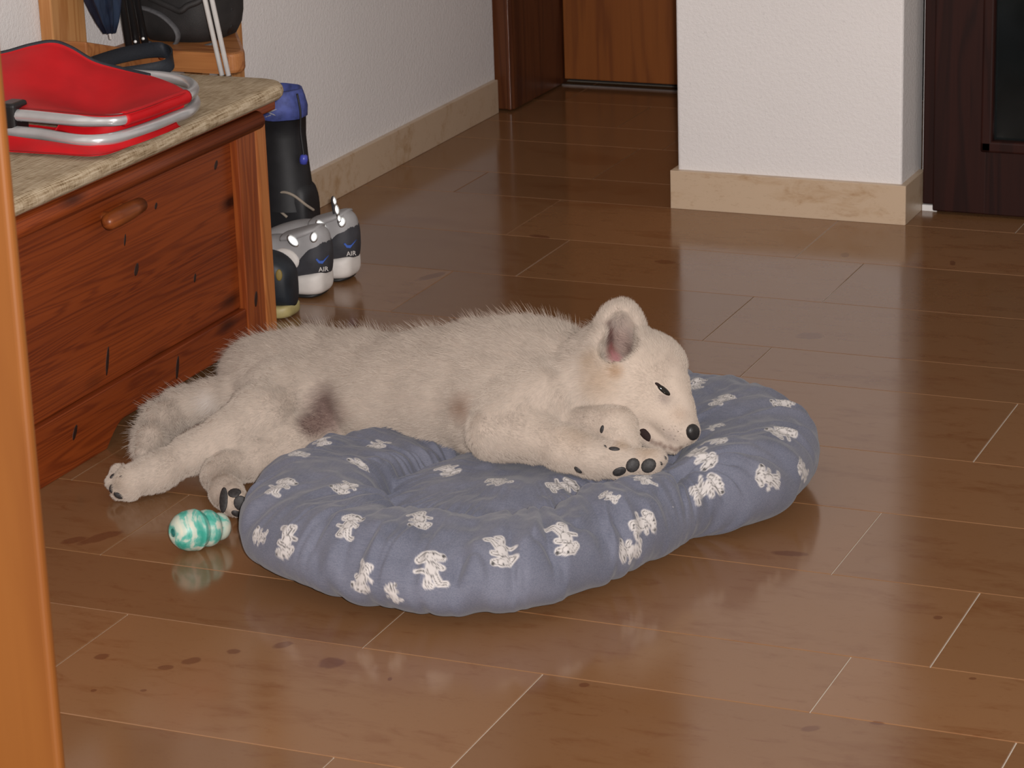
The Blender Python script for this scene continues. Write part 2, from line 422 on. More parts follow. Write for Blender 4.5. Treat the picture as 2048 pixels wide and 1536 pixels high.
# neck and head
Hd = field()
BACKH = np.array([-.75, .35, .35])
chain(Hd, [(1150, 762, .172, .052), (1200, 757, .184, .061), (1240, 755, .192, .058)], .03, .014, (-1, .1, -.15))
ell(Hd, (1208, 715, .200), (.040, .040, .040), .03, .014, (-.9, .2, .3))
ell(Hd, (1258, 742, .205), (.060, .058, .060), .03, .008, BACKH)
ell(Hd, (1307, 733, .205), (.049, .047, .046), .03, .006, BACKH)
ell(Hd, (1228, 797, .165), (.052, .048, .048), .03, .010, (-.8, 0, -.5))
ell(Hd, (1283, 800, .165), (.046, .043, .043), .025, .006, BACKH)
chain(Hd, [(1320, 808, .162, .034), (1346, 840, .143, .0265), (1362, 864, .130, .0220)], .016, .004, BACKH)
chain(Hd, [(1374, 862, .129, .0165), (1385, 866, .125, .0105)], .012, .002, BACKH)
chain(Hd, [(1272, 852, .130, .022), (1312, 882, .113, .0135), (1346, 896, .108, .0095)], .010, .004, BACKH)
chain(Hd, [(1333, 762, .192, .017), (1350, 780, .184, .013)], .018, .004, BACKH)
chain(Hd, [(1348, 768, .187, .0235), (1359, 815, .159, .0190), (1373, 849, .137, .0150)], .012, .004, BACKH)
T = smin(T, Hd, .007)
# pricked ear with its hollow (the other ear is folded away behind the head)
E = field()
ell(E, (1232, 704, .232), (.050, .023, .040), .02, .010, (-.3, 0, 1))
ell(E, (1203, 690, .226), (.026, .020, .030), .02, .013, (-.8, 0, .6))
ell(E, (1239, 662, .258), (.0385, .018, .037), .02, .010, (-.2, 0, 1))
ell(E, (1243, 632, .277), (.0245, .012, .0235), .02, .009, (0, 0, 1))
def scoop(Fd, c, R, df):
    c = D(*c).astype(np.float32); c[1] -= df; R = np.array(R, np.float32)
    s = sub(c, c, R.max()+.05)
    x = GX[0][s[0]][:, None, None]; y = GX[1][s[1]][None, :, None]; z = GX[2][s[2]][None, None, :]
    b = -d_ell(x, y, z, c, R); a = Fd[s]; k = .008
    h = np.maximum(k-np.abs(a-b), 0)/k
    Fd[s] = np.maximum(a, b)+h*h*k*.25
T = smin(T, E, .012)
scoop(T, (1238, 697, .237), (.0315, .030, .050), .026)
scoop(T, (1242, 660, .259), (.0225, .022, .039), .019)
Eb = field()
ell(Eb, (1300, 690, .190), (.03, .040, .016), .02, .008, (0, 1, 0))
sh = D(1300, 690, .190)
# limbs
Lg = field()
chain(Lg, [(1085, 800, .165, .048), (1030, 835, .142, .046), (990, 866, .122, .036)], .02, .011, (-.6, -.3, -.6))
T = smin(T, Lg, .03)
Lg = field()
chain(Lg, [(990, 866, .126, .036), (1060, 870, .128, .034), (1130, 897, .120, .0275), (1185, 915, .113, .0240), (1235, 922, .110, .0220)], .02, .008)
chain(Lg, [(1235, 921, .111, .0215), (1295, 920, .110, .0165)], .012, .006)
for tx, ty, tz, tr in ((1266, 929, .107, .0160), (1299, 928, .108, .0170), (1314, 917, .114, .0140), (1241, 938, .100, .0135)):
    chain(Lg, [(tx, ty, tz, tr)], .005, .005, (1, -.3, -.3))
T = smin(T, Lg, .022)
Lg = field()
chain(Lg, [(1130, 855, .128, .030), (1198, 850, .142, .0265), (1233, 853, .146, .0262), (1242, 875, .134, .0250)], .015, .006)
for tx, ty, tz, tr in ((1219, 891, .125, .0150), (1244, 896, .122, .0160), (1262, 888, .126, .0140)):
    chain(Lg, [(tx, ty, tz, tr)], .005, .005, (.2, -.5, -.8))
T = smin(T, Lg, .008)
# upper hind leg
Lg = field()
chain(Lg, [(540, 765, .078, .060), (562, 802, .086, .053), (520, 836, .082, .043)], .03, .012, (-.85, -.25, -.3))
chain(Lg, [(520, 836, .082, .043), (455, 872, .068, .030), (385, 906, .048, .0235), (318, 942, .034, .0225), (262, 962, .030, .024)], .03, .008)
for tx, ty, tz, tr in ((238, 946, .032, .0135), (231, 963, .024, .0145), (240, 982, .015, .0135), (262, 984, .014, .013)):
    chain(Lg, [(tx, ty, tz, tr)], .007, .006, (-1, -.3, -.3))
T = smin(T, Lg, .045)
# lower hind leg lying on the floor
Lg = field()
chain(Lg, [(640, 862, .050, .046), (580, 890, .042, .036), (510, 917, .034, .0275), (450, 941, .030, .0235), (438, 952, .028, .0225)], .02, .008)
chain(Lg, [(438, 952, .028, .0225), (452, 985, .026, .022), (468, 1003, .025, .0215)], .015, .006, (.2, -1, 0))
for tx, ty, tz, tr in ((450, 997, .022, .013), (466, 985, .036, .0125), (481, 1002, .030, .0135), (474, 1017, .014, .0125)):
    chain(Lg, [(tx, ty, tz, tr)], .006, .005, (.2, -1, 0))
T = smin(T, Lg, .010)
# tail
Lg = field()
chain(Lg, [(468, 785, .072, .030), (415, 800, .056, .025), (362, 815, .044, .025), (322, 842, .036, .025), (298, 880, .028, .019), (284, 905, .020, .012)], .02, .016)
T = smin(T, Lg, .010)
DOGF = T

def surface_nets(V):
    s = V < 0
    n = np.array(V.shape)-1
    cnt = np.zeros(n, np.int8)
    for dx in (0, 1):
        for dy in (0, 1):
            for dz in (0, 1):
                cnt += s[dx:dx+n[0], dy:dy+n[1], dz:dz+n[2]]
    act = (cnt > 0) & (cnt < 8)
    I = np.argwhere(act); N = len(I)
    acc = np.zeros((N, 3)); num = np.zeros(N)
    for ax in range(3):
        o = [k for k in range(3) if k != ax]
        for u in (0, 1):
            for v in (0, 1):
                A = I.copy(); A[:, o[0]] += u; A[:, o[1]] += v
                B = A.copy(); B[:, ax] += 1
                va = V[A[:, 0], A[:, 1], A[:, 2]]; vb = V[B[:, 0], B[:, 1], B[:, 2]]
                m = (va < 0) != (vb < 0)
                t = np.where(m, va/np.where(va == vb, 1, va-vb), 0)
                p = A.astype(float); p[:, ax] += t
                acc[m] += p[m]; num[m] += 1
    P = acc/num[:, None]
    vid = np.full(n, -1, np.int32); vid[I[:, 0], I[:, 1], I[:, 2]] = np.arange(N)
    quads = []
    for ax in range(3):
        o = [(ax+1) % 3, (ax+2) % 3]
        sl0 = [slice(None)]*3; sl1 = [slice(None)]*3; sl0[ax] = slice(0, -1); sl1[ax] = slice(1, None)
        ch = s[tuple(sl0)] != s[tuple(sl1)]
        E_ = np.argwhere(ch)
        ok = (E_[:, o[0]] > 0) & (E_[:, o[1]] > 0) & (E_[:, o[0]] < n[o[0]]) & (E_[:, o[1]] < n[o[1]]); E_ = E_[ok]
        ins = s[E_[:, 0], E_[:, 1], E_[:, 2]]
        q = []
        for (a, b) in ((-1, -1), (0, -1), (0, 0), (-1, 0)):
            C = E_.copy(); C[:, o[0]] += a; C[:, o[1]] += b
            q.append(vid[C[:, 0], C[:, 1], C[:, 2]])
        q = np.stack(q, 1); q[~ins] = q[~ins][:, ::-1]
        quads.append(q)
    return GLO+GH*P, np.concatenate(quads)
dogP, dogQ = surface_nets(DOGF)
# keep only the biggest shell, gently smoothed
def smooth_mesh(P, Q, it, lam=.5):
    e = np.concatenate([Q[:, [0, 1]], Q[:, [1, 2]], Q[:, [2, 3]], Q[:, [3, 0]]])
    deg = np.bincount(e[:, 0], minlength=len(P))+np.bincount(e[:, 1], minlength=len(P))
    for _ in range(it):
        acc = np.zeros_like(P)
        for k in range(3):
            acc[:, k] = np.bincount(e[:, 0], P[e[:, 1], k], len(P))+np.bincount(e[:, 1], P[e[:, 0], k], len(P))
        P = P+(acc/np.maximum(deg, 1)[:, None]-P)*lam
    return P
dogP = smooth_mesh(dogP, dogQ, 2, .4)
# underside height of the dog per (r, f) column, for the cushion to give way
_neg = DOGF < .0
DOG_LOW = np.where(_neg.any(2), GX[2][np.argmax(_neg, 2)], 9.).astype(np.float32)
def dog_low(r, f):
    i = np.clip(((r-GLO[0])/GH).astype(int), 0, GN[0]-1); j = np.clip(((f-GLO[1])/GH).astype(int), 0, GN[1]-1)
    ok = (r > GLO[0]) & (r < GHI[0]) & (f > GLO[1]) & (f < GHI[1])
    return np.where(ok, DOG_LOW[i, j], 9.)

dogW = wr(dogP)
fn = np.cross(dogW[dogQ[:, 2]]-dogW[dogQ[:, 0]], dogW[dogQ[:, 3]]-dogW[dogQ[:, 1]])
dogN = np.zeros_like(dogW)
for k in range(4):
    for c in range(3): dogN[:, c] += np.bincount(dogQ[:, k], fn[:, c], len(dogW))
dogN /= np.linalg.norm(dogN, axis=1, keepdims=True)+1e-12
_c = dogW-CC; sgn = 1
if np.sum(np.einsum('ij,ij->i', dogN, dogW-dogW.mean(0))) < 0: dogN = -dogN; dogQ = dogQ[:, ::-1]
dog_px = project(dogW); dog_depth = np.linalg.norm(_c, axis=1)
dog_face = np.einsum('ij,ij->i', dogN, -_c/dog_depth[:, None])
def surf(px, py, rad=7):
    """point of the coat's skin seen at a place"""
    d = np.hypot(dog_px[:, 0]-px, dog_px[:, 1]-py); ok = (d < rad) & (dog_face > 0)
    while not ok.any(): rad *= 1.6; ok = (d < rad) & (dog_face > -.3)
    idx = np.where(ok)[0]; near = dog_depth[idx].min(); idx = idx[dog_depth[idx] < near+.02]
    i = idx[np.argmin(d[idx])]
    return dogW[i], dogN[i]

# per-vertex coat attributes
W = np.zeros((len(dogP), len(PRIMS)), np.float32)
for i, (a, b, ra, rb, fd, fu) in enumerate(PRIMS):
    W[:, i] = d_caps(dogP[:, 0], dogP[:, 1], dogP[:, 2], a, b, ra, rb)
W = np.exp(-(W-W.min(1, keepdims=True))/.010); W /= W.sum(1, keepdims=True)
FLOW = W@np.array([p[4] for p in PRIMS]); FLOW = wr(FLOW)
FURL = W@np.array([p[5] for p in PRIMS])
CREAM = np.array([.445, .372, .315])
COLV = np.tile(CREAM, (len(dogP), 1)); TINT = CREAM/np.array([.72, .615, .515])
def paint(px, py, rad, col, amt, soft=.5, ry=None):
    """tint put into the coat colour around a spot on the body (distance measured on the body)"""
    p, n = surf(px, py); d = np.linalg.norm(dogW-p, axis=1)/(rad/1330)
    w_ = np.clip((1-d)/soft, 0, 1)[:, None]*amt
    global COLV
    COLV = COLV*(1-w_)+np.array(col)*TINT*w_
paint(1290, 790, 130, (.86, .73, .60), .7, .6); paint(1100, 880, 90, (.80, .68, .56), .4, .8)  # the head's coat is painted lighter, imitating flash that only grazes the back
paint(1240, 665, 42, (.42, .33, .29), .75, .5); paint(1243, 695, 42, (.34, .23, .20), .8, .5); paint(1218, 680, 24, (.13, .055, .05), .9, .7); paint(1216, 655, 16, (.15, .07, .06), .8, .8); paint(1262, 700, 20, (.22, .14, .12), .7, .8)
paint(1225, 705, 22, (.30, .10, .09), .85, .6); paint(1232, 718, 16, (.55, .22, .24), .9, .6); paint(1222, 665, 12, (.16, .06, .05), .8, .8)
paint(1200, 760, 55, (.60, .42, .26), .5, .8); paint(1235, 742, 22, (.50, .30, .15), .7, .8); paint(1180, 720, 30, (.58, .42, .27), .5, .8)
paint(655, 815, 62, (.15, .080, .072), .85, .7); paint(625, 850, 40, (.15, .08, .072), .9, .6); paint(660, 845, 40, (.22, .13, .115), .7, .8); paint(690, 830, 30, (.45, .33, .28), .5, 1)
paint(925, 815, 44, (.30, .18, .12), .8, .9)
paint(1330, 800, 28, (.52, .44, .38), .5, .9); paint(1360, 830, 26, (.58, .42, .30), .5, 1); paint(1345, 870, 26, (.60, .50, .44), .6, 1)
for (x_, y_) in ((1302, 882), (1312, 886), (1322, 890), (1332, 894), (1342, 897), (1352, 898), (1362, 895)): paint(x_, y_, 7, (.16, .09, .07), .8, .6)
paint(1330, 795, 16, (.33, .27, .24), .6, .8)
paint(1240, 890, 22, (.50, .36, .24), .6, .8); paint(1290, 905, 30, (.58, .42, .28), .5, .8); paint(1150, 870, 50, (.62, .47, .34), .4, .8)
paint(235, 965, 40, (.55, .43, .32), .5, .8); paint(470, 1000, 45, (.60, .49, .37), .5, .8); paint(440, 950, 30, (.56, .46, .37), .4, .8)
paint(415, 803, 34, (.88, .82, .76), .7, 1.0)
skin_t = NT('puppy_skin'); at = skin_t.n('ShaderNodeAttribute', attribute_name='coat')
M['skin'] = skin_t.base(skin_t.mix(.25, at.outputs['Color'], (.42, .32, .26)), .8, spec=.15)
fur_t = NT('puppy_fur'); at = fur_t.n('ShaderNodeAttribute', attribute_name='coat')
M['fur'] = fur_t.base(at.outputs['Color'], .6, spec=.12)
nat = fur_t.n('ShaderNodeAttribute', attribute_name='lie')
gn = fur_t.n('ShaderNodeNewGeometry').outputs['Normal']
vm = fur_t.n('ShaderNodeMix', data_type='VECTOR'); vm.inputs['Factor'].default_value = .42
fur_t.t.links.new(gn, vm.inputs[4]); fur_t.t.links.new(nat.outputs['Vector'], vm.inputs[5])
fur_t.t.links.new(fur_t.vmath('NORMALIZE', vm.outputs[1]), fur_t.b.inputs['Normal'])
dbase = np.array([dogW[:, 0].mean(), dogW[:, 1].mean(), 0.])
dog = empty('puppy', dbase, 'cream white fluffy puppy asleep on its side on blue cushion', 'dog')
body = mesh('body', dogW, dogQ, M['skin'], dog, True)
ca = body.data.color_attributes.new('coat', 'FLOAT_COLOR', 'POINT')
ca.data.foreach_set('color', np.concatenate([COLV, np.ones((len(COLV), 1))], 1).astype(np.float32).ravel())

# bare features -----------------------------------------------------
BARE = []   # (centre, axes matrix, radii) where no hair grows
M['black_pad'] = flat('black_leathery_pad', (.030, .027, .027), .60, spec=.35, var=.4, scale=300)
t = NT('moist_black_nose'); t.bump(t.noise(t.coord(), 900, 2), .5, .0006); M['nose'] = t.base((.014, .012, .012), .42)
M['eye'] = flat('glossy_dark_eye', (.010, .008, .006), .12)
M['lip_thin'] = flat('brown_lip_edge', (.20, .13, .10), .6)
M['lip'] = flat('dark_brown_lip', (.020, .010, .009), .75, spec=.2)
def blob(name, px, py, rad, R, ang, mat, sink=.3, parent=None, seg=(14, 9), bare=1.0, n_up=None):
    """flattened ellipsoid pressed into the body; R = (along, across, thick); ang in picture degrees"""
    p, n = surf(px, py)
    if n_up is not None: n = n_up
    n = n/np.linalg.norm(n)
    d = math.cos(math.radians(ang))*CM[0]-math.sin(math.radians(ang))*CM[1]
    a = d-n*(d@n); a /= np.linalg.norm(a); b = np.cross(n, a)
    c = p-n*R[2]*sink
    V, Fc = [], []; nu, nv = seg
    for j in range(nv+1):
        q = math.pi*j/nv
        for i in range(nu):
            w_ = 2*math.pi*i/nu
            V.append(c+a*R[0]*math.sin(q)*math.cos(w_)+b*R[1]*math.sin(q)*math.sin(w_)+n*R[2]*math.cos(q))
    for j in range(nv):
        for i in range(nu): Fc.append((j*nu+i, (j+1)*nu+i, (j+1)*nu+(i+1) % nu, j*nu+(i+1) % nu))
    BARE.append((c, np.stack([a, b, n]), np.array(R)*bare))
    return mesh(name, V, Fc, mat, parent or dog, True)
blob('nose', 1387, 866, 6, (.0145, .0118, .0085), 30, M['nose'], .15, bare=1.02, n_up=CM[0]*.75-CM[1]*.25-CM[2]*.6)
blob('nostril', 1381, 871, 6, (.0042, .0022, .0015), 75, M['eye'], -.2, seg=(8, 5), n_up=CM[0]*.3-CM[1]*.1-CM[2]*.9)
blob('eye', 1328, 779, 6, (.0140, .0052, .0050), 36, M['eye'], .45, bare=1.15)
blob('eyelid', 1316, 771, 6, (.006, .0026, .003), 25, M['lip'], .3, bare=1.0)
blob('mouth_corner', 1291, 868, 6, (.0150, .0062, .0022), 45, M['lip'], .1, bare=1.15)
for x, y, R, an in ((446, 1000, (.0195, .0090, .0035), 82), (468, 985, (.0110, .0100, .003), 60), (482, 1008, (.0120, .0105, .003), 70), (474, 1028, (.011, .0070, .005), 50)):
    blob('paw_pad', x, y, 6, R, an, M['black_pad'], .3, bare=1.25)
for x, y, R, an in ((1266, 929, (.0112, .0098, .0038), -50), (1299, 931, (.0118, .0100, .0038), -40), (1240, 943, (.0105, .0075, .003), -30), (1157, 941, (.0075, .005, .004), 40),
                    (1205, 858, (.0065, .0036, .003), -60), (1230, 896, (.0085, .004, .003), 15)):
    blob('paw_pad', x, y, 6, R, an, M['black_pad'], .3, bare=1.25)
for x, y, R, an in ((224, 977, (.0075, .0062, .005), 60), (238, 993, (.0085, .0055, .004), 30), (226, 950, (.0062, .0035, .003), -50)):
    blob('paw_pad', x, y, 6, R, an, M['black_pad'], .3, bare=1.2)
for x, y, an in ((1322, 927, 50), (1330, 917, 40), (1212, 893, 70), (243, 955, 10)):
    blob('claw', x, y, 6, (.0042, .0018, .0022), an, M['black_pad'], 0, seg=(8, 5))

# fur: single strands, combed along the body -------------------------
def hash3(I, seed):
    h = (I[..., 0]*73856093) ^ (I[..., 1]*19349663) ^ (I[..., 2]*83492791) ^ (seed*2654435761)
    h = (h ^ (h >> 13))*1274126177 & 0xffffffff
    return ((h ^ (h >> 16)) & 0xffff)/65535.*2-1
def vnoise(P, cell, seed):
    Q = P/cell; I = np.floor(Q).astype(np.int64); f = Q-I; f = f*f*(3-2*f); out = 0
    for dx in (0, 1):
        for dy in (0, 1):
            for dz in (0, 1):
                w_ = (f[..., 0] if dx else 1-f[..., 0])*(f[..., 1] if dy else 1-f[..., 1])*(f[..., 2] if dz else 1-f[..., 2])
                out = out+w_*hash3(I+np.array([dx, dy, dz]), seed)
    return out
NH = 230000
tri = np.concatenate([dogQ[:, [0, 1, 2]], dogQ[:, [0, 2, 3]]])
ar = np.linalg.norm(np.cross(dogW[tri[:, 1]]-dogW[tri[:, 0]], dogW[tri[:, 2]]-dogW[tri[:, 0]]), axis=1)
vl = FURL[tri[:, 0]]; dens = np.clip(.011/vl, .7, 2.2)
dens = dens*np.where(dog_face[tri[:, 0]] < -.35, .45, 1.)
ar = ar*dens
ti = RNG.choice(len(tri), NH, p=ar/ar.sum())
u1 = np.sqrt(RNG.random(NH)); u2 = RNG.random(NH)
bw = np.stack([1-u1, u1*(1-u2), u1*u2], 1)
def lerp(A): return np.einsum('ij,ijk->ik', bw, A[tri[ti]])
hp = lerp(dogW); hn = lerp(dogN); hn /= np.linalg.norm(hn, axis=1, keepdims=True)
hf = lerp(FLOW); hl = np.einsum('ij,ij->i', bw, FURL[tri[ti]]); hc = lerp(COLV)
keep = np.ones(NH, bool)
for (c, A, R) in BARE:
    q = ((hp-c)@A.T)/(R+np.array([.0006, .0006, .004])); keep &= (q**2).sum(1) > 1
hp, hn, hf, hl, hc = hp[keep], hn[keep], hf[keep], hl[keep], hc[keep]; NH = len(hp)
hf = hf-hn*np.einsum('ij,ij->i', hf, hn)[:, None]
hf /= np.linalg.norm(hf, axis=1, keepdims=True)+1e-6
cl = np.stack([vnoise(hp, .011, s_) for s_ in (1, 2, 3)], 1)*.55+np.stack([vnoise(hp, .035, s_) for s_ in (4, 5, 6)], 1)*.35
jit = RNG.normal(0, .16, (NH, 3))
d0 = hn*.62+hf*.75+cl*.6+jit; d0 /= np.linalg.norm(d0, axis=1, keepdims=True)
# spiky guard hairs along the back
gr_ = vnoise(hp, .006, 9)
ln = hl*(.75+.35*RNG.random(NH)+.22*np.maximum(gr_, 0))
long_ = (RNG.random(NH) < .05) & (hl > .013)
ln = np.where(long_, ln*1.55, ln); d0[long_] = d0[long_]*.5+hn[long_]*.7
d0 /= np.linalg.norm(d0, axis=1, keepdims=True)
d1 = d0*.75+hf*.45+np.array([0, 0, -.12])+cl*.25; d1 /= np.linalg.norm(d1, axis=1, keepdims=True)
K = 4; pos = np.zeros((NH, K, 3))
pos[:, 0] = hp-hn*.001
for k in range(1, K):
    s_ = k/(K-1); dd = d0*(1-s_*.6)+d1*s_*.6; dd /= np.linalg.norm(dd, axis=1, keepdims=True)
    pos[:, k] = pos[:, k-1]+dd*(ln/(K-1))[:, None]
pos[:, :, 2] = np.maximum(pos[:, :, 2], .0012)
FURPOS = pos
hcol = hc*(1+RNG.normal(0, .075, (NH, 1)))*(1+vnoise(hp, .02, 12)[:, None]*.05)
# whisker roots
for (x, y) in [(1318+i*9+(j % 2)*4, 850+j*8+i*1.5) for i in range(5) for j in range(4)]:
    p, n = surf(x, y); hcol[np.linalg.norm(hp-p, axis=1) < .0013] *= .30
hcol = np.clip(hcol, .004, .9)
def make_fur():
    cu = bpy.data.hair_curves.new('fur')
    cu.add_curves([K]*NH)
    cu.attributes['position'].data.foreach_set('vector', (FURPOS-dbase).astype(np.float32).ravel())
    rad = cu.attributes.get('radius') or cu.attributes.new('radius', 'FLOAT', 'POINT')
    rr = np.tile(np.array([.00020, .00018, .00013, .00004], np.float32), (NH, 1))
    rad.data.foreach_set('value', rr.ravel())
    a_ = cu.attributes.new('coat', 'FLOAT_COLOR', 'CURVE')
    a_.data.foreach_set('color', np.concatenate([hcol, np.ones((NH, 1))], 1).astype(np.float32).ravel())
    b_ = cu.attributes.new('lie', 'FLOAT_VECTOR', 'CURVE')
    nn = hn+d0*.30+jit*.35; nn /= np.linalg.norm(nn, axis=1, keepdims=True)
    b_.data.foreach_set('vector', nn.astype(np.float32).ravel())
    cu.materials.append(M['fur'])
    o = bpy.data.objects.new('fur', cu); COL.objects.link(o); o.parent = dog; o['kind'] = 'stuff'
    return o
make_fur()

# ================================================================= DOG CUSHION
OUT = spline([(-.395, 3.68), (-.365, 3.58), (-.27, 3.480), (-.14, 3.405), (0, 3.405), (.10, 3.475), (.20, 3.575), (.275, 3.672), (.34, 3.700), (.40, 3.752), (.446, 3.85),
              (.462, 3.96), (.435, 4.07), (.37, 4.15), (.27, 4.22), (.15, 4.26), (.02, 4.24), (-.10, 4.16), (-.20, 4.06), (-.30, 3.965), (-.37, 3.84)], 24, True)
seg = np.linalg.norm(np.roll(OUT, -1, 0)-OUT, axis=1); cum = np.concatenate([[0], np.cumsum(seg)]); NT_ = 1300
tt = np.linspace(0, cum[-1], NT_, endpoint=False); OC = np.vstack([OUT, OUT[:1]])
OUTR = np.stack([np.interp(tt, cum, OC[:, k]) for k in range(2)], 1)
CC0 = np.array([.015, 3.80])
NVt = 260
vv = np.concatenate([np.linspace(.01, 1, NVt), ])
# arc-length friendly spacing near the rim
vv = 1-(1-vv)**1.25
RC, RW = .755, .245
def cushion_z(v, P2, th):
    rim = np.sqrt(np.clip(1-np.abs((v-RC)/RW)**2.3, 0, 1))
    bl = np.exp(-(((P2[..., 0]+.13)/.20)**2+((P2[..., 1]-3.95)/.12)**2))
    z = .052+.064*rim*(1-.62*bl)
    pad = .084-.036*(np.clip(v, 0, .52)/.52)**3.5
    z_in = pad
    w_ = np.clip((v-.47)/.07, 0, 1); w_ = w_*w_*(3-2*w_)
    return z_in*(1-w_)+z*w_
VV, TH = np.meshgrid(vv, np.arange(NT_)/NT_*2*np.pi, indexing='ij')
P2 = CC0+VV[..., None]*(OUTR[None]-CC0)
Zt = cushion_z(VV, P2, TH)
P3 = np.concatenate([P2, Zt[..., None]], -1)
# creases that run from seam and valley into the filling
ang = np.stack([np.cos(TH)*1.0, np.sin(TH)*1.0, VV*.35], -1)
def ridged(p, cell, seed): return 1-np.abs(vnoise(p, cell, seed))*2
cr = ridged(ang, .085, 21)
near_in = np.exp(-((VV-.53)/.10)**2); near_out = np.exp(-((VV-.97)/.16)**2)
amp = .0075*near_in+.0085*near_out+.0022
P3[..., 2] += amp*cr*np.clip((VV-.15)*4, 0, 1)
msk = np.clip(.55+.9*vnoise(ang, .5, 27), 0, 1.2)
for (cell_, sd_, A_) in ((.13, 41, .0135), (.07, 42, .0080)):
    gv = np.clip(1-np.abs(vnoise(ang*np.array([1, 1, .55]), cell_, sd_))*4.5, 0, 1)**1.3
    P3[..., 2] -= A_*gv*msk*(near_in*.9+near_out*1.1+.18)*np.clip((VV-.2)*4, 0, 1)
P3[..., 2] += .007*vnoise(np.concatenate([P2, 0*Zt[..., None]], -1), .06, 33)+.0026*vnoise(np.concatenate([P2, 0*Zt[..., None]], -1), .02, 34)
# deeper gathered folds where the paws press and at the pinched front corner
for (px, py, n_, L_, a0, a1, dep) in ((1340, 955, 8, .19, -85, 20, .017), (1440, 1045, 5, .14, 70, 150, .015), (800, 1000, 6, .15, -170, -60, .009), (690, 1195, 4, .13, 60, 130, .010)):
    c = rf(PZ(px, py, .09))[:2]; d = P2-c; rr_ = np.hypot(d[..., 0], d[..., 1]); an = np.degrees(np.arctan2(d[..., 1], d[..., 0]))
    for k in range(n_):
        a_ = a0+(a1-a0)*(k+.5)/n_+random.uniform(-5, 5)
        off = np.abs((an-a_+180) % 360-180); side = np.sin(np.radians(off))*rr_
        P3[..., 2] -= dep*np.exp(-(side/.0045)**2)*np.exp(-(rr_/(L_*.6))**2)*(off < 80)
# give way under the dog
_c2 = rf(PZ(1285, 958, .09))[:2]; _d2 = np.hypot(P3[..., 0]-_c2[0], P3[..., 1]-_c2[1])
P3[..., 2] -= .020*np.exp(-(_d2/.055)**2)
low = dog_low(P3[..., 0], P3[..., 1])
gap = np.minimum(P3[..., 2], np.maximum(low+.003, .012)); P3[..., 2] = gap
for _ in range(3):   # soften the dent
    Zs = P3[..., 2]
    Zn = (Zs+np.roll(Zs, 1, 1)+np.roll(Zs, -1, 1))/3; Zn[1:-1] = (Zn[1:-1]*2+Zs[:-2]+Zs[2:])/4
    P3[..., 2] = np.minimum(Zn, np.maximum(low+.003, .012))
# the side below the seam, drawn in to the floor
NB = 26
qb = np.linspace(0, 1, NB+1)[1:]
B3 = np.zeros((NB, NT_, 3)); seam = P3[-1]
for j, q in enumerate(qb):
    a_ = q*math.pi/2
    v_ = RC+RW*math.cos(a_)**.8 if q < 1 else RC
    B3[j, :, :2] = CC0+v_*(OUTR-CC0)
    B3[j, :, 2] = seam[:, 2]*(1-math.sin(a_))+.0005
    nb = math.sin(math.pi*q)
    B3[j, :, 2] += .0018*nb*cr[-1]
B3[:, :, 2] = np.maximum(B3[:, :, 2], .0004)
G3 = np.concatenate([P3, B3], 0); NR = G3.shape[0]
Vp = wr(G3.reshape(-1, 3))
ii, jj = np.meshgrid(np.arange(NR-1), np.arange(NT_), indexing='ij'); j2 = (jj+1) % NT_
Qp = np.stack([ii*NT_+jj, (ii+1)*NT_+jj, (ii+1)*NT_+j2, ii*NT_+j2], -1).reshape(-1, 4)
Vp = np.concatenate([Vp, wr(np.array([[CC0[0], CC0[1], P3[0, :, 2].mean()], [CC0[0], CC0[1], .0004]]))])
n0 = len(Vp)-2
FP = Qp.tolist()+[[n0, j, (j+1) % NT_] for j in range(NT_)]+[[n0+1, (NR-1)*NT_+(j+1) % NT_, (NR-1)*NT_+j] for j in range(NT_)]
# print colours -----------------------------------------------------
pc = np.zeros((len(Vp), 3)); pc[:] = (1, 1, 1); pm = np.zeros(len(Vp))
def motif(u, v):
    """a plain little dog figure: returns (white mask, ink mask)"""
    def e(cx, cy, rx, ry, a=0.):
        ca_, sa_ = math.cos(a), math.sin(a); x = (u-cx)*ca_+(v-cy)*sa_; y = -(u-cx)*sa_+(v-cy)*ca_
        k = np.sqrt((x/rx)**2+(y/ry)**2); return (k-1)*min(rx, ry)
    def c(x0, y0, x1, y1, r0, r1):
        dx, dy = x1-x0, y1-y0; t_ = np.clip(((u-x0)*dx+(v-y0)*dy)/(dx*dx+dy*dy), 0, 1)
        return np.hypot(u-x0-t_*dx, v-y0-t_*dy)-(r0+(r1-r0)*t_)
    parts = [e(0, -.12, .27, .36), c(-.02, .42, .22, .48, .27, .20), c(.2, .44, .56, .40, .17, .13), c(-.14, .60, -.40, .34, .10, .14),
             c(-.12, -.42, -.30, -.86, .13, .10), c(.12, -.42, .24, -.86, .13, .10), c(-.30, -.88, -.08, -.92, .09, .09), c(.24, -.88, .50, -.92, .09, .08),
             c(.10, .08, .48, -.10, .10, .09), c(-.16, -.34, -.62, -.18, .08, .04)]
    d = np.min(parts, 0)
    ink = np.zeros_like(d)
    ink = np.clip(1-np.abs(d+.03)/.030, 0, 1)
    for p in parts[:4]+parts[8:9]: ink = np.maximum(ink, .75*np.clip(1-np.abs(p+.02)/.024, 0, 1)*(d < .0))
    ink = np.maximum(ink, np.clip(1-e(.64, .46, .085, .075)/.03, 0, 1)); ink = np.maximum(ink, np.clip(1-e(.16, .60, .04, .06)/.03, 0, 1))
    return np.clip((.10-d)/.05, 0, 1), ink
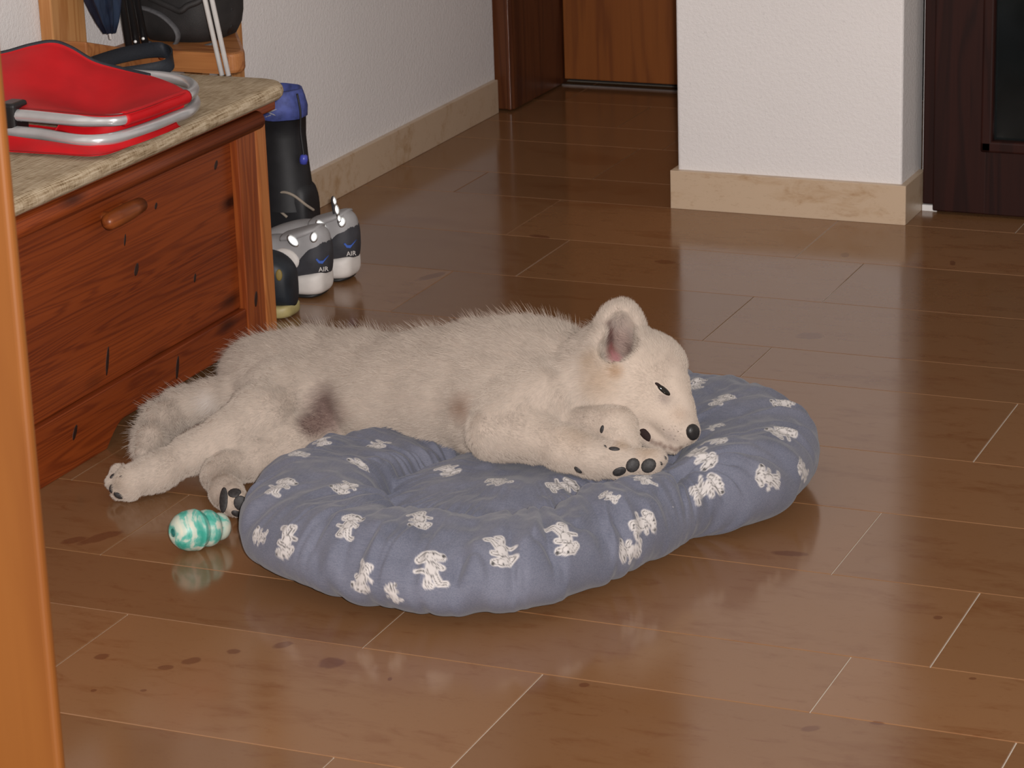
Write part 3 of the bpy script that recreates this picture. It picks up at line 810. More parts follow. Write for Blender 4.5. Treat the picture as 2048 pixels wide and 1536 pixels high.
MOT = [(563, 965, -35, 1), (567, 1088, 175, 1), (697, 1040, -25, .95), (725, 925, 140, .9), (757, 880, 160, .85), (688, 970, 150, .9), (840, 1034, 190, .95), (868, 1128, 5, 1.1),
       (718, 1163, 170, .9), (642, 1178, 200, .9), (945, 1189, 185, .85), (900, 937, 210, .9), (992, 957, 25, .95), (1008, 1102, 200, 1.05), (1150, 1167, -20, .9), (1139, 1076, 205, 1.05),
       (1130, 965, -60, 1), (1262, 1104, 95, .95), (1290, 1040, -55, 1), (1416, 968, -60, 1), (1412, 912, 230, .95), (1392, 1080, -60, .8), (1285, 950, 20, .7), (1430, 874, 240, .8), (1445, 792, -40, .95),
       (1393, 762, -10, .8), (1568, 805, 140, .9), (1565, 860, 130, 1), (1540, 957, 80, .95), (1500, 1035, 110, .9), (1612, 940, 60, .8), (1432, 846, -50, .6), (600, 905, 40, .9), (640, 872, 10, .8),
       (512, 1072, 60, .7), (1215, 985, 60, .6), (780, 1190, 30, .6), (1350, 1010, 20, .001)]
vpx = project(Vp); fnp = None
dep = np.linalg.norm(Vp-CC, axis=1)
gN = np.zeros_like(P3); du = np.roll(P3, -1, 1)-np.roll(P3, 1, 1); dv = np.gradient(P3, axis=0)
gN = np.cross(dv, du); gN /= np.linalg.norm(gN, axis=-1, keepdims=True)+1e-12
gN = wr(gN.reshape(-1, 3)); gN *= np.sign(gN[:, 2:3]+1e-9)
nT = P3.shape[0]*NT_
for (px, py, an, sc) in MOT:
    d = np.hypot(vpx[:nT, 0]-px, vpx[:nT, 1]-py); cand = np.where(d < 6)[0]
    if len(cand) == 0: continue
    i = cand[np.argmin(dep[cand])]
    p = Vp[i]; n = gN[i]
    a_ = CM[0]-n*(CM[0]@n); a_ /= np.linalg.norm(a_); b_ = np.cross(n, a_)
    ca_, sa_ = math.cos(math.radians(an)), math.sin(math.radians(an))
    near = np.where(np.linalg.norm(Vp-p, axis=1) < .045)[0]
    q = Vp[near]-p; x = q@a_; y = q@b_; s_ = .0265*sc
    u_, v_ = (x*ca_+y*sa_)/s_, (-x*sa_+y*ca_)/s_
    wm, ik = motif(u_, v_)
    pm[near] = np.maximum(pm[near], wm); pc[near] = np.minimum(pc[near], (1-ik*.92)[:, None])
t = NT('blue_cotton_print'); at = t.n('ShaderNodeAttribute', attribute_name='print'); sep = t.n('ShaderNodeSeparateColor', i_0=at.outputs['Color'])
co = t.coord(); n1 = t.noise(t.mapping(co, (60, 900, 900), (0, 0, .9)), 1, 3); n2 = t.noise(t.mapping(co, (900, 60, 900), (0, 0, .9)), 1, 3); n3 = t.noise(co, 14, 4)
blue = t.ramp(t.math('ADD', t.math('MULTIPLY', t.math('ADD', n1, n2), .35), t.math('MULTIPLY', n3, .3)), [(.36, (.083, .090, .126)), (.66, (.160, .162, .204))])
col = t.mix(sep.outputs[0], blue, t.mix(sep.outputs[1], (.02, .02, .022), (.50, .465, .45)))
t.bump(t.math('ADD', n1, n2), .15, .0006)
M['cushion'] = t.base(col, .75, spec=.25); t.b.inputs['Sheen Weight'].default_value = .15
cush = mesh('dog_cushion', Vp, FP, M['cushion'], None, True)
tag(cush, 'oval blue dog cushion printed with small white dogs under puppy', 'cushion')
a_ = cush.data.color_attributes.new('print', 'FLOAT_COLOR', 'POINT')
a_.data.foreach_set('color', np.stack([pm, pc[:, 0], pm*0, pm*0+1], 1).astype(np.float32).ravel())

# ================================================================= STORAGE BENCH
BX = -2.278; BY0, BY1 = 2.95, 4.162; BB = -2.652
bench = empty('storage_bench', (-2.46, 3.55, 0), 'reddish pine storage bench with panelled front beside white wall', 'bench')
box('end_panel', (BB, 4.122, 0), (BX+.001, BY1, .418), M['pine_light'], bench, .006, 3)
box('end_panel', (BB, BY0, 0), (BX+.001, BY0+.04, .418), M['pine_light'], bench, .006, 3)
fst = box('corner_stile', (BX-.02, 4.058, .0), (BX, 4.1215, .418), M['pine_v'], bench, .002)
box('corner_stile', (BX-.02, BY0+.0405, .0), (BX, BY0+.10, .418), M['pine_v'], bench, .002)
fpan = box('front_panel', (BX-.034, BY0+.10, .0985), (BX-.014, 4.0575, .405), M['pine'], bench, .0022)
# plinth with a shallow arch between its feet
arch = [(BY0+.10, .0), (3.565, .0)]
for k in range(9):
    q = k/8; arch.append((3.575+.06*q, .034*math.sin(q*math.pi/2)))
for k in range(9):
    q = k/8; arch.append((3.99+.05*q, .034*math.cos(q*math.pi/2)))
arch += [(4.0575, 0), (4.0575, .0975), (BY0+.10, .0975)]
fpl = prism('plinth_board', arch, 0, BX-.026, BX-.003, M['pine'], bench, .0015)
box('back_board', (BB, BY0+.04, .02), (BB+.015, 4.122, .40), M['pine'], bench)
box('floor_board', (BB+.015, BY0+.04, .036), (BX-.034, 4.122, .05), M['pine'], bench)
box('seat_lid', (BB, BY0-.03, .4185), (BX-.006, 4.215, .4365), M['pine'], bench, .004)
# half-round rail under the cushion
ry = spline([(4.148, 0, 0), (BY0, 0, 0)], 2)
tube('front_rail', [(BX-.004, 4.146, .4165), (BX-.004, 4.138, .4165), (BX-.004, 3.6, .4165), (BX-.004, BY0, .4165)], [.004, .0165, .0165, .0165], M['pine'], bench, 16)
ka, kb = PXc(216, 445, BX+.010), PXc(280, 410, BX+.004)
hdl = tube('handle', [tuple(ka+np.array([-.004, -.006, 0])), tuple(ka), tuple(ka+(kb-ka)*.3), tuple(ka+(kb-ka)*.7), tuple(kb), tuple(kb+np.array([-.012, .006, 0]))], [.006, .0130, .0150, .0145, .0125, .004], M['pine_knob'], bench, 16)
for k in (.25, .75):
    q_ = ka+(kb-ka)*k; lathe('handle_stem', [(0, .009), (.028, .009)], (BX-.016, q_[1], q_[2]), (1, 0, 0), M['pine_knob'], hdl, 12)

# cushion on the bench
t = NT('woven_straw_fabric'); co = t.coord()
n1 = t.noise(t.mapping(co, (700, 22, 200)), 1, 3, .6); n2 = t.noise(t.mapping(co, (60, 420, 60)), 1, 2); n3 = t.noise(co, 22, 3)
f_ = t.math('ADD', t.math('MULTIPLY', n1, .62), t.math('ADD', t.math('MULTIPLY', n2, .22), t.math('MULTIPLY', n3, .16)))
t.bump(f_, .6, .0022); M['straw'] = t.base(t.ramp(f_, [(.36, (.165, .105, .052)), (.47, (.38, .285, .180)), (.60, (.56, .455, .325))]), .8, spec=.2)
def rounded_rect(x0, x1, y0, y1, r, n=10):
    out = []
    for (cx, cy, a0) in ((x1-r, y1-r, 0), (x0+r, y1-r, 90), (x0+r, y0+r, 180), (x1-r, y0+r, 270)):
        for k in range(n+1):
            a = math.radians(a0+90*k/n); out.append((cx+r*math.cos(a), cy+r*math.sin(a)))
    return out
def slab(name, outline, z0, z1, mat, parent=None, rr=.012, bulge=0.0, rings=10):
    """soft padded slab with rolled edges"""
    O = np.array(outline); c = O.mean(0); V = []; Fc = []; n = len(O)
    prof = []
    for k in range(7):
        a = -math.pi/2+math.pi*k/6; prof.append((-(1-math.cos(a))*rr, (z0+z1)/2+math.sin(a)*(z1-z0)/2))
    nrm = np.zeros_like(O); d = np.roll(O, -1, 0)-np.roll(O, 1, 0); nrm = np.stack([d[:, 1], -d[:, 0]], 1); nrm /= np.linalg.norm(nrm, axis=1, keepdims=True)
    rows_ = []
    for ins, z in prof: rows_.append([(p[0], p[1], z) for p in O+nrm*ins])
    top = O+nrm*prof[-1][0]
    for k in range(1, rings):
        q = 1-k/rings; P_ = c+(top-c)*q
        rows_.append([(p[0], p[1], z1+bulge*(1-q*q)+.0022*mnoise.noise(Vector((p[0]*9, p[1]*9, 3)))) for p in P_])
    for r_ in rows_: V += r_
    for i in range(len(rows_)-1):
        for j in range(n): Fc.append((i*n+j, i*n+(j+1) % n, (i+1)*n+(j+1) % n, (i+1)*n+j))
    Fc.append([(len(rows_)-1)*n+j for j in range(n)]); Fc.append([j for j in range(n)][::-1])
    return mesh(name, V, Fc, mat, parent, True)
sc = slab('seat_cushion', rounded_rect(BB+.004, BX+.012, BY0-.035, 4.258, .060, 12), .437, .466, M['straw'], None, .013, .003, 14)
tag(sc, 'straw coloured woven seat cushion with rounded corner on bench', 'cushion')

# ================================================================= RED FOLDING BASKET on the bench
M['alu'] = flat('brushed_aluminium', (.60, .60, .61), .28, .55, var=.03, scale=60)
t = NT('red_nylon'); n1 = t.noise(t.coord(), 700, 2); t.bump(n1, .25, .0005); M['red'] = t.base(t.ramp(t.noise(t.coord(), 18, 3), [(.3, (.48, .003, .007)), (.7, (.58, .005, .010))]), .55, spec=.35)
M['navy_strap'] = flat('dark_navy_webbing', (.010, .013, .020), .7, var=.3, scale=300)
M['black_plastic'] = flat('black_plastic', (.010, .010, .011), .35)
zc = .4705
def bp(px, py, z): return PZ(px, py, z)
bk = empty('folding_basket', tuple(bp(200, 230, zc)*np.array([1, 1, 0])+np.array([0, 0, zc])), 'red fabric basket folded flat with rounded aluminium frame on bench cushion', 'basket')
def loop(pts, z): return [tuple(bp(x, y, z)) for x, y in pts]
low_px = [(-60, 250), (20, 262), (80, 268), (125, 276), (165, 281), (205, 280), (245, 272), (300, 254), (345, 236), (375, 224), (389, 210), (386, 196), (368, 187), (330, 178), (280, 172)]
tube('frame_tube', spline([tuple(bp(x, y, zc+.020)) for x, y in low_px], 6), .0098, M['alu'], bk, 12)
up_px = [(-60, 222), (20, 229), (60, 232), (115, 237), (160, 241), (205, 241), (245, 238), (300, 220), (345, 203), (372, 193), (387, 180), (381, 168), (360, 160), (325, 154), (270, 150), (200, 142)]
tube('frame_tube', spline([tuple(bp(x, y, zc+.046)) for x, y in up_px], 6), .0098, M['alu'], bk, 12)
hp_ = bp(28, 246, zc+.030)
hg = box('hinge', tuple(hp_-np.array([.016, .022, .028])), tuple(hp_+np.array([.016, .022, .036])), M['black_plastic'], bk, .006, 3)
box('hinge_rivet', tuple(hp_+np.array([.015, -.006, .004])), tuple(hp_+np.array([.019, .006, .016])), M['alu'], hg, .002, 2)
def sheet(name, grid, mat, parent, thick=.0016):
    """cloth from a grid of points, with thickness"""
    Gd = np.array(grid, float); m, n = Gd.shape[:2]
    du = np.gradient(Gd, axis=0); dv = np.gradient(Gd, axis=1); N_ = np.cross(du, dv); N_ /= np.linalg.norm(N_, axis=-1, keepdims=True)+1e-9
    V = np.concatenate([(Gd+N_*thick/2).reshape(-1, 3), (Gd-N_*thick/2).reshape(-1, 3)]); k = m*n; Fc = []
    for i in range(m-1):
        for j in range(n-1):
            a = i*n+j; Fc.append((a, a+n, a+n+1, a+1)); Fc.append((k+a, k+a+1, k+a+n+1, k+a+n))
    bd = [i*n for i in range(m)]+[(m-1)*n+j for j in range(1, n)]+[i*n+n-1 for i in range(m-2, -1, -1)]+[j for j in range(n-2, 0, -1)]
    for a, b in zip(bd, bd[1:]+bd[:1]): Fc.append((a, b, k+b, k+a))
    return mesh(name, V, Fc, mat, parent, True)
def coons(edge0, edge1, m=16, sag=None, n=8):
    A = spline(edge0, n); B = spline(edge1, n); k = max(len(A), len(B))
    A = np.stack([np.interp(np.linspace(0, 1, k), np.linspace(0, 1, len(A)), A[:, c]) for c in range(3)], 1)
    B = np.stack([np.interp(np.linspace(0, 1, k), np.linspace(0, 1, len(B)), B[:, c]) for c in range(3)], 1)
    G_ = np.stack([A*(1-q)+B*q for q in np.linspace(0, 1, m)], 0)
    if sag is not None:
        for i, q in enumerate(np.linspace(0, 1, m)):
            for j, p in enumerate(np.linspace(0, 1, k)): G_[i, j, 2] += sag(q, p)
    return G_
# top panel: sags between its stiff hem at the back and the front tube
back_hem = [bp(-60, 118, .565), bp(10, 106, .572), bp(60, 92, .580), bp(105, 85, .584), bp(140, 96, .572), bp(185, 122, .548), bp(235, 137, .535), bp(300, 152, .526), bp(345, 168, .522), bp(370, 182, .519)]
front_hem = [bp(-60, 214, .524), bp(20, 217, .525), bp(80, 222, .526), bp(150, 229, .526), bp(205, 233, .526), bp(248, 230, .526), bp(290, 218, .526), bp(335, 200, .526), bp(360, 191, .526), bp(372, 186, .525)]
def sagf(q, p): return -.046*math.sin(math.pi*q)**1.4*math.exp(-((p-.46)/.24)**2)+.004*math.sin(9*p+4*q)*math.sin(math.pi*q)
sheet('top_panel', coons(back_hem, front_hem, 22, sagf), M['red'], bk)
tube('hem_binding', spline(back_hem[:8], 8), .0040, M['navy_strap'], bk, 8, flat=(.6, 1.2))
# fabric sleeve round the front tube, and the folds below
slv = [(246, 238), (300, 220), (345, 203), (372, 193)]
tube('tube_sleeve', spline([tuple(bp(x, y, zc+.046)) for x, y in slv], 6), .0118, M['red'], bk, 14)
side0 = [bp(250, 250, .503), bp(300, 236, .503), bp(345, 219, .503), bp(375, 206, .503)]
sideA = [bp(120, 246, .502), bp(170, 252, .502), bp(230, 250, .502), bp(290, 235, .502), bp(370, 205, .504)]
sideB = [bp(110, 262, .490), bp(170, 272, .489), bp(232, 268, .488), bp(290, 252, .488), bp(365, 226, .490)]
sheet('side_panel', coons(sideA, sideB, 8, lambda q, p: .002*math.sin(20*p)), M['red'], bk)
lowA = [bp(-60, 262, .488), bp(20, 272, .488), bp(90, 282, .486), bp(180, 292, .484), bp(260, 278, .484), bp(320, 258, .484), bp(352, 244, .485)]
lowB = [bp(-60, 300, .4745), bp(20, 303, .474), bp(110, 308, .474), bp(195, 311, .4735), bp(262, 292, .4735), bp(325, 268, .4735), bp(361, 252, .4740)]
sheet('base_panel', coons(lowA, lowB, 10, lambda q, p: .003*math.sin(16*p+2)*math.sin(math.pi*q)), M['red'], bk)
b2A = [bp(-60, 240, .490), bp(60, 250, .488), bp(200, 262, .486), bp(300, 235, .486), bp(350, 215, .486)]
b2B = [bp(-60, 275, .4735), bp(60, 285, .4735), bp(190, 296, .4735), bp(300, 262, .4735), bp(356, 240, .4735)]
sheet('inner_fold', coons(b2A, b2B, 8), M['red'], bk)
# dark carrying strap folded back over the cushion
st_px = [(185, 128, .520), (235, 112, .515), (290, 101, .508), (325, 100, .502), (343, 110, .497), (343, 124, .492), (325, 136, .486), (285, 144, .482), (240, 150, .482), (215, 150, .484)]
sp = spline([bp(x, y, z) for x, y, z in st_px], 6)
gr = np.stack([sp+np.array([-.004, .006, .012]), sp, sp+np.array([.006, -.008, -.012])], 1)
gr[:, :, 2] = np.maximum(gr[:, :, 2], .4745)
sheet('carry_strap', gr, M['navy_strap'], bk, .003)

# ================================================================= COAT RACK behind the bench with a low shelf
rack = empty('coat_rack', (-2.55, 4.5, 0), 'honey pine upright boards of wall coat rack behind bench', 'coat rack')
UX = WX+.0005
up = box('upright', (UX, 4.075, .4672), (UX+.026, 4.185, 1.9), M['rack_pine'], rack, .003)
box('upright', (UX, 4.690, .083), (UX+.026, 4.755, 1.9), M['rack_pine'], rack, .003)
# corner shelf with rounded free corner, standing on the floor
shf = empty('corner_shelf', (-2.55, 4.43, 0), 'honey pine corner shelf with rounded end behind bench cushion', 'shelf')
SX1 = -2.402; o_ = [(UX+.002, 4.292), (SX1-.022, 4.292)]
for k in range(9): a = math.radians(-90+90*k/8); o_.append((SX1-.022+.022*math.cos(a), 4.314+.022*math.sin(a)))
o_ += [(SX1, 4.325), (SX1-.010, 4.345), (-2.575, 4.60), (UX+.002, 4.60)]
prism('shelf', o_, 2, .458, .496, M['rack_pine_x'], shf, .007)
prism('rail', [(4.0745, .468), (4.186, .468), (4.291, .468), (4.291, .499), (4.19, .520), (4.0745, .552)], 0, UX+.027, -2.575, M['rack_pine_x'], shf, .003)
box('ledge', (UX+.002, 4.270, .410), (-2.36, 4.2915, .4405), M['rack_pine_x'], shf, .002)
box('support', (UX+.002, 4.300, .0), (UX+.04, 4.33, .458), M['rack_pine'], shf, .002)
box('support', (UX+.002, 4.560, .0), (UX+.04, 4.59, .458), M['rack_pine'], shf, .002)
box('peg_rail', (UX+.0262, 4.075, 1.62), (UX+.045, 4.755, 1.72), M['rack_pine_x'], rack, .003)
lathe('shelf_knot_plug', [(0, .006), (.002, .006), (.003, .001)], (-2.555, 4.291, .484), (0, -1, 0), M['pine'], shf, 12)

M['chrome'] = flat('polished_steel', (.92, .91, .90), .25, .25)
# two steel tubes leaning on the wall
def pole(x0, x1, lab):
    a = PYc(x0, 0, 4.283); b = PYc(x1, 137, 4.283); d = (b-a)/np.linalg.norm(b-a)
    bot = b+d*((.4405-b[2])/d[2]); top = a-d*((WX+.012-a[0])/(-d[0])*-1) if abs(d[0]) > 1e-6 else a
    k = (WX+.010-a[0])/(-d[0]); top = a-d*k
    e = empty('steel_pole', tuple(bot), lab, 'pole', 'pair of leaning steel tubes')
    lathe('tube', [(.006, .0001), (.006, .0046), (np.linalg.norm(top-bot)-.004, .0046), (np.linalg.norm(top-bot), .001)], bot, top-bot, M['chrome'], e, 14)
    lathe('rubber_tip', [(0, .001), (.001, .0055), (.016, .0055), (.018, .0048)], bot, top-bot, M['black_plastic'], e, 12)
pole(410, 441, 'slim polished steel tube leaning between the other steel tube and backpack'); pole(424, 454, 'slim polished steel tube leaning on the side away from the backpack')

# black folded stand of three tubes
tr = empty('folded_stand', (-2.595, 4.35, .4965), 'black folded stand of parallel tubes beside blue umbrella', 'stand')
za = .4965
for k, (x0, x1) in enumerate(((243, 257), (258, 273), (273, 290))):
    a = PXc(x0, 0, -2.600); b = PXc(x1, 84, -2.590); d = (b-a)/np.linalg.norm(b-a); bot = b+d*((za-b[2])/d[2]); top = bot-d*.55
    lathe('tube', [(0, .001), (.0005, .0068), (.549, .0068), (.55, .001)], bot, top-bot, M['black_plastic'], tr, 12)
    if k > 0: lathe('rivet', [(0, .003), (.002, .0026), (.0026, .0004)], tuple(bot-d*.02+np.array([.002, -.0066, 0])), (.2, -1, 0), M['chrome'], tr, 8)
# umbrella, canopy down
t = NT('dark_blue_nylon'); M['umb'] = t.base(t.ramp(t.noise(t.mapping(t.coord(), (60, 60, 6)), 1, 2), [(.35, (.006, .009, .020)), (.7, (.020, .034, .066))]), .38)
ub = PXc(222, 79, -2.605)
ut = PXc(196, -60, -2.606); ut = ub+(ut-ub)/(ut-ub)[2]*.62; ax_ = (ut-ub)
um = empty('umbrella', tuple(ub), 'dark blue folded umbrella standing tip down on shelf', 'umbrella')
V, Fc = [], []; n = 64; ringz = np.linspace(0, 1, 26)
a1 = np.array([1., 0, 0]); a2 = np.array([0, 1., 0])
for i, q in enumerate(ringz):
    R = .010+.032*min(1, q/.22)**.8 if q < .22 else .042-.008*((q-.22)/.78)
    c = ub+ax_*(.02+q*.9)
    for k in range(n):
        th = 2*math.pi*k/n; pl = 1+.22*math.sin(th*8+3*q)+.10*math.sin(th*17+9*q)
        V.append(c+(a1*math.cos(th)+a2*math.sin(th))*R*pl)
for i in range(25):
    for k in range(n): Fc.append((i*n+k, i*n+(k+1) % n, (i+1)*n+(k+1) % n, (i+1)*n+k))
Fc.append(tuple(range(n))[::-1]); Fc.append(tuple(25*n+k for k in range(n)))
mesh('canopy', V, Fc, M['umb'], um, True)
lathe('tip', [(0, .001), (.001, .003), (.03, .0035)], ub, ax_, M['chrome'], um, 10)
lathe('handle', [(.55, .008), (.60, .011), (.70, .012), (.71, .002)], ub, ax_, M['black_plastic'], um, 12)
# black backpack with grey trim
t = NT('black_pack_fabric'); t.bump(t.noise(t.coord(), 500, 2), .4, .0008); M['pack'] = t.base(t.ramp(t.noise(t.coord(), 25, 3), [(.3, (.009, .008, .008)), (.7, (.022, .019, .019))]), .7)
M['grey_trim'] = flat('grey_trim', (.085, .083, .088), .7, var=.2, scale=200)
bpk = empty('backpack', (-2.575, 4.43, .4965), 'black fabric backpack with curved grey trim on pine shelf', 'backpack')
V, Fc = [], []; n = 40; m_ = 20
pc_ = np.array([-2.572, 4.440, .4965]); hw, hd, hh = .086, .088, .40
for i in range(m_+1):
    q = i/m_; z = hh*q
    s_ = (1-(1-min(1, q/.10))**2*.16)*(1-.45*max(0, (q-.7)/.3)**2)
    for k in range(n):
        th = 2*math.pi*k/n; cx, sx = math.cos(th), math.sin(th)
        ex = .62; x = hw*s_*np.sign(cx)*abs(cx)**ex; y = hd*s_*np.sign(sx)*abs(sx)**ex
        l_ = 1+.03*mnoise.noise(Vector((3*cx, 3*sx, 6*q)))
        V.append(pc_+np.array([x*l_, y*l_, z]))
for i in range(m_):
    for k in range(n): Fc.append((i*n+k, i*n+(k+1) % n, (i+1)*n+(k+1) % n, (i+1)*n+k))
Fc.append(tuple(range(n))[::-1]); Fc.append(tuple(m_*n+k for k in range(n)))
mesh('pack_body', V, Fc, M['pack'], bpk, True)
fy = 4.350
trim = spline([PYc(x, y, fy+dy) for x, y, dy in ((276, 14, .004), (300, 20, .002), (325, 32, 0), (347, 52, 0), (356, 70, .001), (352, 86, .004), (338, 94, .004), (312, 92, .003), (290, 84, .003))], 6)
tube('trim_band', trim, .0085, M['grey_trim'], bpk, 10, flat=(1.0, .45))
bt = spline([PYc(x, y, fy+dy) for x, y, dy in ((346, 105, .000), (372, 103, .002), (400, 97, .006), (428, 88, .015))], 6)
tube('trim_band', bt, [.0075+.003*math.sin(math.pi*k/(len(bt)-1)) for k in range(len(bt))], M['grey_trim'], bpk, 10, flat=(1, .5))
fl_ = spline([PYc(x, y, fy+dy) for x, y, dy in ((300, -4, .0), (340, 14, -.004), (360, 22, -.006), (375, 12, -.002), (395, 4, .006), (405, -4, .012))], 6)
tube('flap_edge', fl_, .006, M['pack'], bpk, 8)
bkl = PYc(461, 60, 4.46)
for (px_, py_, r_) in ((459, 22, .012), (458, 55, .013)):
    p_ = PYc(px_, py_, 4.44); 
    tube('side_buckle', [tuple(p_+np.array([-.035, 0, .004])), tuple(p_+np.array([-.012, 0, .002])), tuple(p_), tuple(p_+np.array([.004, 0, -.002]))], [r_*.8, r_, r_, r_*.5], M['black_plastic'], bpk, 12)

# ================================================================= SHOES on the floor behind the bench end
def shoe_loft(name, secs, mat, parent, heel, n=28):
    """secs: (s along toe direction, half width, bottom z, top z, squareness) ; heel at `heel`, toes towards -X"""
    V, Fc = [], []
    for (s_, hw_, z0, z1, ex) in secs:
        for k in range(n):
            th = 2*math.pi*k/n; c_, d_ = math.cos(th), math.sin(th)
            V.append((heel[0]-s_, heel[1]+hw_*np.sign(c_)*abs(c_)**ex, heel[2]+(z0+z1)/2+(z1-z0)/2*np.sign(d_)*abs(d_)**ex))
    for i in range(len(secs)-1):
        for k in range(n): Fc.append((i*n+k, (i+1)*n+k, (i+1)*n+(k+1) % n, i*n+(k+1) % n))
    Fc.append(tuple(range(n))); Fc.append(tuple((len(secs)-1)*n+k for k in range(n))[::-1])
    return mesh(name, V, Fc, mat, parent, True)
def dens(secs, k=4):
    A = spline([np.array(s, float) for s in secs], k); return [tuple(a) for a in A]
M['shoe_white'] = flat('white_sole_foam', (.62, .58, .55), .55); M['shoe_navy'] = flat('charcoal_navy_suede', (.035, .035, .042), .7, var=.25)
M['shoe_black'] = flat('black_outsole', (.010, .010, .010), .55); M['shoe_lite'] = flat('pale_grey_leather', (.33, .32, .325), .6)
M['mud'] = flat('tan_rubber', (.27, .22, .15), .6, var=.2); M['logo_blue'] = flat('blue_emblem', (.035, .10, .42), .4)
t = NT('reflective_patch'); M['reflect'] = t.base((.93, .96, .97), .30, 1.0)
FLASH_DIR = lambda p: (CC-np.asarray(p))/np.linalg.norm(CC-np.asarray(p))
def patch(name, c, n, a, R, mat, parent, seg=16, thick=.0012):
    """small domed oval plate at c facing n, long axis a"""
    n = np.asarray(n, float); n /= np.linalg.norm(n); a = np.asarray(a, float); a = a-n*(a@n); a /= np.linalg.norm(a); b = np.cross(n, a)
    V, Fc = [], []
    for r_, h_ in ((1, -thick*2), (1, 0), (.8, thick*.7), (.4, thick)):
        for k in range(seg):
            th = 2*math.pi*k/seg; V.append(c+a*R[0]*r_*math.cos(th)+b*R[1]*r_*math.sin(th)+n*h_)
    for i in range(3):
        for k in range(seg): Fc.append((i*seg+k, i*seg+(k+1) % seg, (i+1)*seg+(k+1) % seg, (i+1)*seg+k))
    Fc.append(tuple(3*seg+k for k in range(seg))); Fc.append(tuple(range(seg))[::-1])
    return mesh(name, V, Fc, mat, parent, True)
def lettering(txt, size, origin, right, up_, mat, parent, name='lettering'):
    cu = bpy.data.curves.new('tmp_text', 'FONT'); cu.body = txt; cu.size = size; cu.extrude = .0003; cu.align_x = 'CENTER'
    ob = bpy.data.objects.new('tmp_text', cu); COL.objects.link(ob)
    dg = bpy.context.evaluated_depsgraph_get(); me = bpy.data.meshes.new_from_object(ob.evaluated_get(dg))
    r_ = np.asarray(right, float); r_ /= np.linalg.norm(r_); u_ = np.asarray(up_, float); u_ = u_-r_*(u_@r_); u_ /= np.linalg.norm(u_); n_ = np.cross(r_, u_)
    V = [origin+r_*v.co.x+u_*v.co.y+n_*v.co.z for v in me.vertices]; Fc = [list(p.vertices) for p in me.polygons]
    bpy.data.objects.remove(ob); bpy.data.meshes.remove(me); bpy.data.curves.remove(cu)
    return mesh(name, V, Fc, mat, parent)
VIEW = np.array([.46, -.89, .12])
